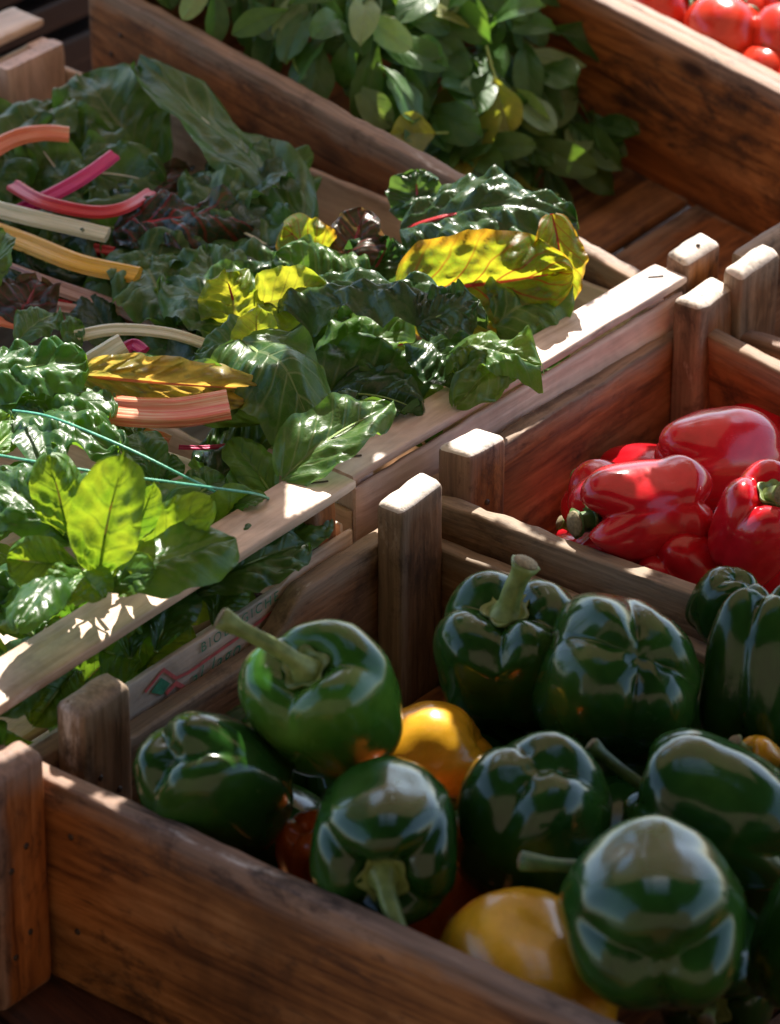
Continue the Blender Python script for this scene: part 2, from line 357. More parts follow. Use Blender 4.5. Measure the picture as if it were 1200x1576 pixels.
# C1 green pepper crate
c1 = empty('wooden_crate', F1.mat)
tag(c1, 'reddish brown weathered wooden crate in front filled with green bell peppers', 'crate', 'old wooden crates')
plank_A(c1, 'side_board', -.045, .56, 0, .013, 0, .128, W_ORG)
def scallop(t):
    y = .013+t*(.353-.013)
    return -.024*(sm(y, .055, .10)-sm(y, .205, .245))
plank_B(c1, 'side_board', .0135, .3665, -.032, .013, -.012, .116, W_BRN, top=scallop, n=90)
plank_A(c1, 'side_board', -.0315, .56, .3535, .012, -.027, .10, W_BRN)
plank_B(c1, 'side_board', .0135, .353, .573, .013, -.002, .126, W_RED)
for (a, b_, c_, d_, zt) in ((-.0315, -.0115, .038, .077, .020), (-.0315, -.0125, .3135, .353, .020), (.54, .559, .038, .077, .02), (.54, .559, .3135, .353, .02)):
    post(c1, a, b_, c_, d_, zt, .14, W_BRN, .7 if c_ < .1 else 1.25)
floor_slats(c1, -.03, .56, .014, .352, -.118, W_ORG, 5)
# C2 red pepper crate
c2 = empty('wooden_crate', F2.mat)
tag(c2, 'brown wooden crate holding red peppers at the right edge of the photo', 'crate', 'old wooden crates')
plank_A(c2, 'side_board', -.012, .46, 0.002, .012, 0, .118, W_BRN, rough=.001)
plank_B(c2, 'side_board', .0145, .312, -.0215, .012, -.001, .117, W_RED, rough=.0009)
plank_A(c2, 'side_board', -.021, .46, .3005, .012, -.006, .11, W_ORG)
plank_B(c2, 'side_board', .0145, .30, .4735, .013, -.001, .117, W_RED)
for (a, b_, c_, d_, zt, mm) in ((-.021, .003, .0165, .053, .028, W_ORG), (-.021, .000, .261, .2995, .028, W_RED), (.44, .46, .0165, .055, .028, W_BRN), (.44, .46, .261, .2995, .028, W_BRN)):
    post(c2, a, b_, c_, d_, zt, .14, mm)
floor_slats(c2, -.02, .458, .015, .298, -.105, W_RED, 4)
# C0 neighbour at the left edge
F0 = Frame(F1.w(-.001, -.003, 0), 38.3, 0)
c0 = empty('wooden_crate', F0.mat)
tag(c0, 'orange brown wooden crate cut off by the left edge, only its corner post shown', 'crate', 'old wooden crates')
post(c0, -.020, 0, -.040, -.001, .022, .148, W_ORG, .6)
plank_B(c0, 'side_board', -.40, -.041, -.021, .012, -.004, .118, W_ORG)
plank_A(c0, 'side_board', -.44, -.0205, -.0135, .012, -.004, .118, W_ORG)
plank_A(c0, 'side_board', -.44, -.034, -.40, .012, -.004, .118, W_ORG)
plank_B(c0, 'side_board', -.387, -.014, -.43, .012, -.004, .118, W_ORG)
floor_slats(c0, -.42, -.035, -.385, -.015, -.112, W_ORG, 4)
# C5 salad crate
c5 = empty('wooden_crate', F5.mat)
tag(c5, 'reddish wooden crate at the back with loose round salad leaves and a bare plank floor', 'crate', 'old wooden crates')
plank_A(c5, 'side_board', -.503, .008, 0, .012, 0, .125, W_RED, rough=.001)
plank_A(c5, 'side_board', -.503, .044, .2235, .013, 0, .128, W_ORG)
plank_B(c5, 'side_board', .0125, .223, .045, .012, -.03, .095, W_RED)
plank_B(c5, 'side_board', .0125, .223, -.49, .012, 0, .125, W_RED)
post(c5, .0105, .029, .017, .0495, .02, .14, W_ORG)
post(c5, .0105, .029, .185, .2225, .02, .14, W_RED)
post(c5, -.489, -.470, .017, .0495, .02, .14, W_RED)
floor_slats(c5, -.487, .032, .0125, .223, -.12, W_RED, 3, .007)
# C6 tomato crate behind
F6 = Frame(F5.w(0, .240, .0), 44, 9)
c6 = empty('wooden_crate', F6.mat)
tag(c6, 'wooden crate in the top right corner heaped with ripe tomatoes', 'crate', 'old wooden crates')
plank_A(c6, 'side_board', -.36, .25, 0, .011, -.006, .12, W_ORG)
plank_A(c6, 'side_board', -.36, .25, .30, .011, -.006, .12, W_ORG)
plank_B(c6, 'side_board', .0115, .2995, -.348, .011, -.006, .12, W_ORG)
plank_B(c6, 'side_board', .0115, .2995, .25, .011, -.006, .12, W_ORG)
floor_slats(c6, -.345, .236, .013, .298, -.115, W_RED, 5)
# C7 right neighbour
F7 = Frame(F5.w(.0485, .0, .0), 43, 7)
c7 = empty('wooden_crate', F7.mat)
tag(c7, 'wooden crate corner with sunlit post top at the right edge above the red peppers', 'crate', 'old wooden crates')
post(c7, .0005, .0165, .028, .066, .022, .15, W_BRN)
plank_B(c7, 'side_board', .050, .26, .0, .011, .016, .13, W_BRN)
plank_A(c7, 'side_board', -.011, .42, .001, .011, -.012, .11, W_RED)
plank_A(c7, 'side_board', .0, .42, .262, .011, .002, .12, W_RED)
plank_B(c7, 'side_board', .013, .26, .42, .011, .002, .12, W_RED)
floor_slats(c7, .002, .405, .013, .26, -.12, W_RED, 4)

NAIL = plain('rusty_nail', (.05, .03, .02), .6, .4, 400, .3)
def nail(root, p, nrm, r_=.0019):
    n_ = Vector(nrm); q = n_.to_track_quat('Z', 'Y').to_matrix().to_4x4(); vs = []
    for zz, rr_ in ((-.002, r_), (.0004, r_), (.0009, r_*.6)):
        for j in range(10): vs.append((math.cos(j*.6283)*rr_, math.sin(j*.6283)*rr_, zz))
    vs.append((0, 0, .001)); fs = grid_faces(10, 3, True)+[(20+j, 20+(j+1) % 10, 30) for j in range(10)]
    link('nail', mesh(vs, fs, 'nail'), NAIL, root, Matrix.Translation(Vector(p)) @ q)
for y in (.05, .065): nail(c1, (-.0113, y, -.028-(y-.05)), (1, 0, 0))
for x, z in ((.012, -.03), (.014, -.09), (.5, -.03), (.5, -.09)): nail(c1, (x, -.0002, z), (0, -1, 0))
for z in (-.02, -.05): nail(c2, (.0003, .286, z-.01), (1, 0, 0)); nail(c2, (.0033, .034, z+.01), (1, 0, 0))
for z in (-.03, -.085): nail(c0, (.0002, -.018, z), (1, 0, 0)); nail(c0, (.0002, -.030, z-.01), (1, 0, 0))
for x in (-.48, -.47): nail(c5, (x, -.0002, -.03+(x+.47)*2), (0, -1, 0))
nail(c5, (.022, .035, .0203), (0, 0, 1), .0014)
# C3 pale chard crate
c3 = empty('fruit_crate', F3.mat)
tag(c3, 'pale thin poplar crate with flat top lath, full of rainbow chard', 'crate', 'pale disposable poplar crates')
def lath_B(root, y0, y1, x, wd, z, T, m, seedn=None):    # flat lath, top face at z, running along y
    return link('top_lath', board_mesh(y1-y0, wd, T, nseed(), rough=.0007, bev=.0012, n=60), m, root, mcols((0, 1, 0), (0, 0, 1), (1, 0, 0), (x, y0, z-T)))
lath_B(c3, -.004, .312, 0, .026, 0, .006, W_PALE2)
plank_B(c3, 'side_board', .0, .31, 0, .005, -.011, .075, W_PALE2)
plank_A(c3, 'side_board', -.560, -.006, .298, .005, -.025, .075, W_PALE)
plank_A(c3, 'side_board', -.560, -.006, .0, .005, -.030, .075, W_PALE)
plank_B(c3, 'side_board', .006, .296, -.553, .005, -.011, .09, W_PALE)
lath_B(c3, -.004, .306, -.558, .030, .002, .006, W_PALE)
for (x, y) in ((-.021, .0055), (-.021, .281), (-.552, .0055), (-.552, .281)):
    link('corner_block', board_mesh(.10, .016, .016, nseed(), n=12), W_PALE2, c3, mcols((0, 0, -1), (1, 0, 0), (0, -1, 0), (x, y, -.0065)))
link('corner_block', board_mesh(.09, .055, .014, nseed(), n=12), W_PALE2, c3, mcols((0, 0, -1), (-1, 0, 0), (0, 1, 0), (-.5285, .297, -.0045)))
floor_slats(c3, -.548, -.02, .006, .296, -.105, W_PALE, 6, .004)
# C4 pale spinach crate with printed board
c4 = empty('fruit_crate', F4.mat)
tag(c4, 'pale thin poplar crate with printed side board, full of spinach', 'crate', 'pale disposable poplar crates')
lath_B(c4, -.43, .0, 0, .033, 0, .0065, W_PALE)
def ptop(t):
    y = -.43+t*.43
    return -.007*(1-sm(y, -.068, -.048))
plank_B(c4, 'side_board', -.43, -.003, 0.0, .004, -.0325, .06, W_PALE, top=ptop, n=90, rough=.0003, bev=.001)
plank_A(c4, 'side_board', -.46, -.006, -.009, .005, -.029, .07, W_PALE)
plank_A(c4, 'side_board', -.46, -.006, -.43, .005, -.029, .07, W_PALE)
plank_B(c4, 'side_board', -.42, -.01, -.457, .005, -.029, .07, W_PALE)
link('corner_block', board_mesh(.105, .020, .020, nseed(), n=12), W_ORG, c4, mcols((0, 0, -1), (1, 0, 0), (0, -1, 0), (-.0245, -.032, -.007)))
link('corner_block', board_mesh(.105, .020, .020, nseed(), n=12), W_PALE2, c4, mcols((0, 0, -1), (1, 0, 0), (0, -1, 0), (-.0245, -.425, -.007)))
floor_slats(c4, -.45, -.01, -.42, -.012, -.11, W_PALE, 6, .004)
for (f_, y) in ((c3, .298), (c3, .012), (c4, -.016), (c4, -.400)):
    link('staple', mesh([(-.005, -.0005, 0), (.005, -.0005, 0), (.005, .0005, 0), (-.005, .0005, 0), (-.005, -.0005, .0006), (.005, -.0005, .0006), (.005, .0005, .0006), (-.005, .0005, .0006)], [(0, 3, 2, 1), (4, 5, 6, 7), (0, 1, 5, 4), (1, 2, 6, 5), (2, 3, 7, 6), (3, 0, 4, 7)], 'staple', False), NAIL, f_, Matrix.Translation((-.014, y, .0003)) @ Matrix.Rotation(.9, 4, 'Z'))
# print on the outer face of the printed board (plane x = 0 of the crate)
def pr(px, py): v = F4.at(px, py, 0, .0012); return (v.y, v.z)
def ink_poly(name, pts, m, wd=.0022, closed=False):
    vs, fs = [], []
    for i in range(len(pts)-1 if not closed else len(pts)):
        a = Vector(pts[i]); b_ = Vector(pts[(i+1) % len(pts)]); d = (b_-a).normalized(); nn = Vector((-d.y, d.x))*wd/2
        a = a-d*wd*.4; b_ = b_+d*wd*.4; k0 = len(vs)
        for q in (a+nn, a-nn, b_-nn, b_+nn): vs.append((.0010+.0001*i, q.x, q.y))
        fs.append((k0, k0+1, k0+2, k0+3))
    return link(name, mesh(vs, fs, name, False), m, c4, Matrix.Identity(4))
ink_poly('printed_red_frame', [pr(225, 1064), pr(252, 1031), pr(271, 1044), pr(290, 1035), pr(382, 970), pr(473, 899), pr(471, 921)], INK_R, .0022)
ink_poly('printed_red_frame', [pr(258, 1066), pr(271, 1052), pr(282, 1058)], INK_R, .003)
def ink_fill(name, pts, m):
    return link(name, mesh([(.0011, p[0], p[1]) for p in pts], [tuple(range(len(pts)))], name, False), m, c4, Matrix.Identity(4))
ink_fill('printed_green_emblem', [pr(232, 1066), pr(248, 1043), pr(262, 1052), pr(250, 1070)], INK_G)
def text(name, s, p, size, m, shear=0, ext=1.0, ang=0.):
    cu = bpy.data.curves.new('t', 'FONT'); cu.body = s; cu.size = size; cu.shear = shear; cu.space_character = ext
    to = bpy.data.objects.new('t', cu); sc.collection.objects.link(to); bpy.context.view_layer.update()
    me = bpy.data.meshes.new_from_object(to); bpy.data.objects.remove(to); me.materials.clear()
    M_ = mcols((0, math.cos(ang), math.sin(ang)), (0, -math.sin(ang), math.cos(ang)), (1, 0, 0), (.0013, p[0], p[1]))
    return link(name, me, m, c4, M_)
p0 = pr(309, 1005); p1 = pr(455, 904)
a_ = math.atan2(p1[1]-p0[1], p1[0]-p0[0])
text('printed_word', 'BIOLOGICHE', p0, .0090, INK_G, 0, 1.38, a_)
text('printed_word', 'al lago', pr(293, 1058), .013, INK_G, .35, 1.25, a_)

# black plastic crate, top left corner
c8 = empty('plastic_crate', Matrix.Translation(at(30, 5, -.02)) @ Matrix.Rotation(R(-41), 4, 'Z'))
tag(c8, 'black plastic crate edge in the top left corner', 'crate')
for i in range(3):
    link('rail', board_mesh(.4, .022, .02, nseed(), rough=.0001), BLACKP, c8, mcols((0, 1, 0), (-1, 0, 0), (0, 0, 1), (.02, -.30, .035-i*.034)))
link('side_panel', board_mesh(.4, .13, .006, nseed(), rough=.0001), BLACKP, c8, mcols((0, 1, 0), (-1, 0, 0), (0, 0, 1), (.001, -.30, .03)))

# ------------------------------------------------------------------ peppers
def catmull(pts, n):
    out = []; P = [pts[0]]+list(pts)+[pts[-1]]
    for i in range(1, len(P)-2):
        for j in range(n):
            t = j/n; p0, p1, p2, p3 = [Vector(p) for p in P[i-1:i+3]]
            out.append(.5*((2*p1)+(-p0+p2)*t+(2*p0-5*p1+4*p2-p3)*t*t+(-p0+3*p1-3*p2+p3)*t**3))
    out.append(Vector(P[-2])); return out
def pepper_mesh(r, h, lobes, seed, depth=.16, waist=0., taper=.82):
    rr = random.Random(seed)
    prof = [(0.0, .74), (.10, .735), (.20, .76), (.32, .87), (.50, .985), (.74, .95), (.93, .74), (1.0, .42), (.985, .05), (.95-waist, -.28), (taper+.03, -.60), (taper*.86, -.84), (taper*.58, -.975), (taper*.30, -.95), (taper*.12, -.86), (0.0, -.82)]
    pr_ = catmull(prof, 4); nu = 96
    ph = [2*math.pi*(i+rr.uniform(-.13, .13))/lobes for i in range(lobes)]
    amp = [rr.uniform(.85, 1.08) for _ in range(lobes)]; th_ = [rr.uniform(-.09, .09) for _ in range(lobes)]; bh = [rr.uniform(-.10, .10) for _ in range(lobes)]
    sq = rr.uniform(.93, 1.0); of = rr.random()*50
    vs = []
    for p in pr_:
        pz = p.y
        for i in range(nu):
            a = 2*math.pi*i/nu
            # crease distance
            ds = [abs((a-q+math.pi) % (2*math.pi)-math.pi) for q in ph]
            dmin = min(ds)*lobes/math.pi                     # 0 at crease .. 1 mid lobe
            # lobe index
            li = max(range(lobes), key=lambda q: -((a-(ph[q])) % (2*math.pi)))
            dd = sorted((a-q) % (2*math.pi) for q in ph)[0]
            li = min(range(lobes), key=lambda q: (a-ph[q]) % (2*math.pi))
            lob = math.sin(min(1, dmin)*math.pi/2)**.95
            ew = .55+.45*abs(pz)**1.5
            edge = sm(p.x, .05, .4)
            bl = sm(dmin, 0, .8)
            rad = p.x*(1-depth*(1-lob)*ew*edge*.85)*(1+(amp[li]-1)*bl)
            z = pz
            if pz > .3: z += (th_[li]*bl-.19*depth/.16*(1-lob))*sm(p.x, .12, .5)*sm(pz, .3, .9)
            if pz < -.3: z += (-bh[li]*bl+.19*depth/.16*(1-lob))*sm(p.x, .05, .4)*sm(-pz, .3, .9)
            nv = Vector((math.cos(a)*1.2, math.sin(a)*1.2, pz*1.1+of))
            rad *= 1+.06*noise.noise(nv)*edge+.014*noise.noise(nv*2.4)*edge
            vs.append(Vector((math.cos(a)*rad*r, math.sin(a)*rad*r*sq, z*h/2)))
    me = mesh(vs, [tuple(reversed(f)) for f in grid_faces(nu, len(pr_), True)], 'pepper')
    return me
def tube(pts, rads, seg=14, ridges=0, rd=.12, cap=True, uv=False):
    P = [Vector(p) for p in pts]; vs = []; n = len(P)
    side = None
    for i in range(n):
        t = (P[min(i+1, n-1)]-P[max(i-1, 0)]).normalized()
        if side is None:
            side = t.cross(Vector((0, 0, 1)));
            if side.length < .1: side = t.cross(Vector((1, 0, 0)))
        side = (side-t*side.dot(t)).normalized(); b_ = t.cross(side)
        for j in range(seg):
            a = 2*math.pi*j/seg; rr_ = rads[i]*(1+(rd*math.cos(a*ridges) if ridges else 0))
            vs.append(P[i]+side*math.cos(a)*rr_+b_*math.sin(a)*rr_)
    fs = grid_faces(seg, n, True)
    if cap:
        vs.append(P[-1]+(P[-1]-P[-2]).normalized()*rads[-1]*.15); c = len(vs)-1
        for j in range(seg): fs.append(((n-1)*seg+j, (n-1)*seg+(j+1) % seg, c))
        fs.append(tuple(reversed(range(seg))))
    return vs, fs
def bez(p0, p1, p2, p3, n):
    out = []
    for i in range(n+1):
        t = i/n; out.append(p0*(1-t)**3+p1*3*t*(1-t)**2+p2*3*t*t*(1-t)+p3*t**3)
    return out
def pepper(px, py, z, wpx, hpx, axis, m, label, seed, lobes=4, stem=None, stem_len=.03, stem_r=.0052, depth=.16, spin=0., group=None, taper=.82, stem_m=None, waist=0., nm='bell_pepper', flat=True):
    """px,py: centre in the photo; z: height; wpx: width across the axis; hpx: length along the axis (photo pixels)"""
    c = at(px, py, z); s = mpp(c); r = wpx*s/2; h = hpx*s
    zax = axis.normalized(); q = zax.to_track_quat('Z', 'Y').to_matrix().to_4x4() @ Matrix.Rotation(spin, 4, 'Z')
    root = empty(nm, Matrix.Translation(c) @ q)
    tag(root, label, 'bell pepper', group)
    link('fruit', pepper_mesh(r, h, lobes, seed, depth, waist, taper), m, root, Matrix.Identity(4))
    inv = q.to_3x3().inverted()
    base = Vector((0, 0, h*.5*.66))
    sd = inv @ (stem if stem is not None else zax)
    # calyx: lobed cap lying in the crown pit
    cr = r*.29; vs = []; nn = 40; rings = 6
    for i in range(rings):
        t = i/(rings-1)
        for j in range(nn):
            a = 2*math.pi*j/nn; ww = cr*t*(1+.13*math.cos(a*5+seed)*t+.08*noise.noise(Vector((math.cos(a)*2, math.sin(a)*2, seed)))*t)
            zz = base.z+.0022+.0052*(1-t)**1.5+h*.5*.30*(t**2.2)*(1.0 if t < .99 else .985)*.55
            vs.append(Vector((math.cos(a)*max(ww, .0003), math.sin(a)*max(ww, .0003), zz)))
    k0 = len(vs)
    for j in range(nn):
        v = vs[(rings-1)*nn+j]; vs.append(Vector((v.x*.97, v.y*.97, v.z-.002)))
    fs = [tuple(reversed(f)) for f in grid_faces(nn, rings+1, True)]
    link('calyx', mesh(vs, fs, 'calyx'), stem_m or STEM_G, root, Matrix.Identity(4))
    p0 = base+Vector((0, 0, .001)); p3 = base+Vector((0, 0, h*.12))+sd*stem_len
    pts = bez(p0, p0+Vector((0, 0, 1))*stem_len*.45, p3-sd*stem_len*.5, p3, 14)
    rads = [stem_r*(1.9-1.0*sm(i/14, 0, .3)-.1*i/14+.45*sm(i/14, .82, 1.)) for i in range(15)]
    vs, fs = tube(pts, rads, 20, 5, .06)
    st = link('stem', mesh(vs, fs, 'stem'), stem_m or STEM_G, root, Matrix.Identity(4))
    d = (pts[-1]-pts[-2]).normalized()
    vs, fs = tube([pts[-1]+d*rads[-1]*.05, pts[-1]+d*rads[-1]*.2], [rads[-1]*.86, rads[-1]*.8], 16)
    link('cut_end', mesh(vs, fs, 'cut'), CUT, st, Matrix.Identity(4))
    return root
PG = 'green bell peppers in the front crate'
pepper(503, 1085, .028, 248, 262, scr(-.30, .55, .80), P_LGRN, 'light green bell pepper with a long pale stem beside the printed board', 11, 3, scr(-.85, .50, .15), .050, .0050, .14, .5, PG)
pepper(322, 1208, -.002, 245, 250, scr(.48, -.42, -.78), P_GRN, 'dark green pepper lying at the left corner of the front crate, glint on top', 12, 3, None, .02, .005, .13, 2.5, PG)
pepper(592, 1290, .004, 262, 290, scr(-.02, -.42, .86), P_GRN, 'green pepper whose stem hangs over the front board', 13, 4, scr(.30, -.92, .30), .036, .0058, .15, .85, PG, stem_m=STEM_G)
pepper(790, 1010, -.008, 250, 232, scr(-.12, .72, .62), P_GRN, 'deeply lobed green pepper with a thick curved stem, in front of the back board', 14, 4, scr(.35, .80, .40), .028, .0068, .18, .2, PG)
pepper(957, 1040, .004, 270, 250, -scr(.18, .30, .92), P_GRN, 'squat green pepper showing its dimpled bottom, right of the thick stemmed one', 15, 4, None, .02, .005, .17, .4, PG)
pepper(824, 1262, -.004, 262, 285, -scr(.02, .66, .70), P_GRN, 'upright green pepper with dimpled end up, in the middle of the crate', 16, 3, None, .02, .005, .17, 1.2, PG)
pepper(1100, 1255, -.004, 250, 275, scr(-.80, .32, -.10), P_GRN, 'green pepper on its side with a thin stem pointing left, near the right edge', 17, 4, scr(-.75, .62, .15), .034, .0036, .13, .3, PG, stem_m=STEM_D)
pepper(1008, 1418, .020, 305, 290, scr(-.03, .40, -.90), P_GRN, 'large green pepper in the lower right with its three lobed tip facing down', 18, 3, scr(-.98, .15, -.05), .065, .004, .17, .52, PG, taper=.84, stem_m=STEM_D)
pepper(1172, 1032, .002, 180, 275, -scr(.05, .85, .15), P_GRN, 'tall ribbed green pepper cut by the right edge, beside the divider end', 19, 4, None, .02, .005, .2, .2, PG)
pepper(1118, 928, -.006, 112, 115, -scr(.2, .6, .5), P_GRN, 'small green pepper top showing behind the divider among the red ones', 20, 3, None, .01, .004, .08, .2)
pepper(1245, 1440, -.004, 190, 260, scr(.3, .7, .3), P_GRN, 'dark green pepper mostly cut off at the right edge, below all others there', 21, 4, None, .02, .005, .15, .2, PG)
pepper(1270, 1215, -.02, 180, 230, scr(.5, .5, .3), P_GRN, 'shaded green pepper just entering at the right edge', 22, 4, None, .02, .005, .15, .2, PG)
PY = 'yellow and orange bell peppers under the green ones'
pepper(660, 1172, -.038, 200, 185, -scr(.5, .2, .1), P_YEL, 'sunlit yellow pepper glowing in the gap between green peppers', 23, 4, scr(.9, .2, -.2), .01, .004, .07, .2, PY)
pepper(815, 1530, -.046, 275, 290, scr(-.3, .5, -.8), P_YEL, 'smooth golden yellow pepper at the bottom against the front board', 24, 3, None, .01, .004, .025, .2, PY)
pepper(492, 1325, -.050, 140, 180, scr(.2, -.5, -.5), P_ORG, 'orange pepper peeking out left of the hanging stem pepper', 25, 3, None, .01, .004, .1, .2, PY)
pepper(1172, 1185, -.022, 90, 110, scr(-.5, .5, .5), P_YEL, 'small bit of yellow pepper in a gap by the right edge', 26, 3, None, .01, .004, .1, .2, PY)
for i, (x, y, m_) in enumerate([(400, 1190, P_GRN), (560, 1200, P_GRN), (720, 1195, P_GRN), (690, 1390, P_ORG), (900, 1220, P_GRN), (930, 1180, P_GRN), (860, 1380, P_GRN), (1080, 1120, P_GRN), (1180, 1320, P_GRN), (640, 1330, P_GRN), (1110, 1500, P_GRN), (420, 1300, P_GRN), (790, 1120, P_GRN), (930, 1330, P_GRN)]):
    pepper(x, y, -.075, 215, 230, scr(rnd.uniform(-1, 1), rnd.uniform(-.6, .8), rnd.uniform(-.6, .6)), m_, 'pepper in deep shade in the lower layer of the front crate', 40+i, 4, None, .01, .004, .14, rnd.random()*3, 'peppers buried in the shade of the front crate')
# red peppers
PR = 'red bell peppers in the right hand crate'
pepper(1102, 712, -.010, 172, 205, scr(.80, .05, -.55), P_RED, 'large smooth red pepper at the back, leaning on the corner post', 31, 3, None, .01, .004, .08, .6, PR)
pepper(994, 790, -.002, 190, 215, scr(-.88, -.12, .28), P_RED, 'red pepper with two plump lobes and a green stub of stem facing left', 32, 4, scr(-.85, -.15, .5), .008, .0072, .20, .78, PR, taper=.97, stem_m=STEM_D)
pepper(935, 775, -.026, 125, 120, scr(-.5, .5, -.5), P_RED, 'red pepper half hidden behind the two lobed one, against the left wall', 33, 3, None, .01, .004, .12, .2, PR)
pepper(1165, 812, .004, 165, 195, scr(.22, .62, .72), P_RED, 'red pepper with its green crown and curled stem at the right edge', 34, 4, scr(.5, -.2, .85), .010, .0062, .2, .1, PR, stem_m=STEM_G)
pepper(1042, 868, -.030, 165, 165, scr(.5, -.3, -.6), P_RED, 'red pepper lowest in the crate, just behind the divider', 35, 4, None, .01, .004, .14, .2, PR)
pepper(905, 885, -.045, 115, 150, scr(.8, -.3, -.3), P_RED, 'red pepper behind the divider with a white sunlit top', 36, 3, None, .01, .004, .08, .2, PR)
for i, (x, y) in enumerate([(960, 840), (1000, 760), (1090, 800), (1180, 700), (1170, 900), (1240, 760), (1240, 880), (1100, 900)]):
    pepper(x, y, -.075, 170, 190, scr(rnd.uniform(-1, 1), rnd.uniform(-.6, .8), rnd.uniform(-.6, .6)), P_RED, 'red pepper in the shaded lower layer of the right hand crate', 60+i, 4, None, .01, .004, .14, rnd.random()*3, 'red peppers buried under the top layer')
# ------------------------------------------------------------------ tomatoes
def tomato(px, py, z, rpx, label, seed, group='ripe tomatoes in the top right crate', calyx=False):
    l_ = F6.at(px, py, 1, z); c = F6.w(l_.x, z, l_.z); r = rpx*mpp(c)*1.22; rr = random.Random(seed); nu, nv = 48, 28; vs = []
    for j in range(nv):
        t = math.pi*j/(nv-1)
        for i in range(nu):
            a = 2*math.pi*i/nu
            k = 1+.035*math.cos(5*a+seed)*sm(math.sin(t), 0, 1)*math.cos(t)+.02*noise.noise(Vector((math.cos(a), math.sin(a), t+seed)))
            rad = math.sin(t)**.9*r*k; z_ = math.cos(t)*r*.86-.14*r*math.exp(-(math.sin(t)/.25)**2)*(1 if t < 1.57 else -1)
            vs.append((math.cos(a)*rad, math.sin(a)*rad, z_))
    root = empty('tomato', Matrix.Translation(c) @ Matrix.Rotation(rr.uniform(-.8, .8), 4, 'X') @ Matrix.Rotation(rr.uniform(-.8, .8), 4, 'Y'))
    tag(root, label, 'tomato', group)
    link('fruit', mesh(vs, [tuple(reversed(f)) for f in grid_faces(nu, nv, True)]), TOM, root, Matrix.Identity(4))
    p0 = Vector((0, 0, r*.72)); vs, fs = [], []
    for i in range(5):
        a = 2*math.pi*i/5+seed; d = Vector((math.cos(a), math.sin(a), 0)); pts = bez(p0, p0+d*r*.15+Vector((0, 0, r*.14)), p0+d*r*.35+Vector((0, 0, r*.2)), p0+d*r*.5+Vector((0, 0, r*.06)), 6)
        v_, f_ = tube(pts, [r*.05, r*.055, r*.05, r*.045, r*.035, r*.02, r*.006], 6); o_ = len(vs); vs += v_; fs += [tuple(q+o_ for q in f) for f in f_]
    link('calyx', mesh(vs, fs), STEM_D, root, Matrix.Identity(4))
T_L = [(1115, 52, .040, 55, 'round red tomato in full view beside the crate rim, bright rim of light'), (1022, 12, .042, 60, 'red tomato left of the full round one, half behind the board'),
       (1180, 116, .034, 46, 'tomato lowest at the right edge with a sunlit top'), (938, -18, .036, 50, 'leftmost red tomato, just its underside over the board'),
       (1160, 22, .085, 50, 'sunlit tomato behind the full round one'), (1212, 62, .060, 50, 'tomato cut by the right edge above the lowest one')]
for i, t in enumerate(T_L): tomato(*t, seed=i+1)
for i, (x, y, z) in enumerate([(1085, -35, .09), (1175, -50, .12), (1230, 0, .10), (990, -60, .09), (1245, 140, .04), (1270, 70, .07), (1130, 110, .08), (1060, 70, .09)]):
    tomato(x, y, z, 50, 'tomato at the edge of the photo in the tomato crate', 20+i)

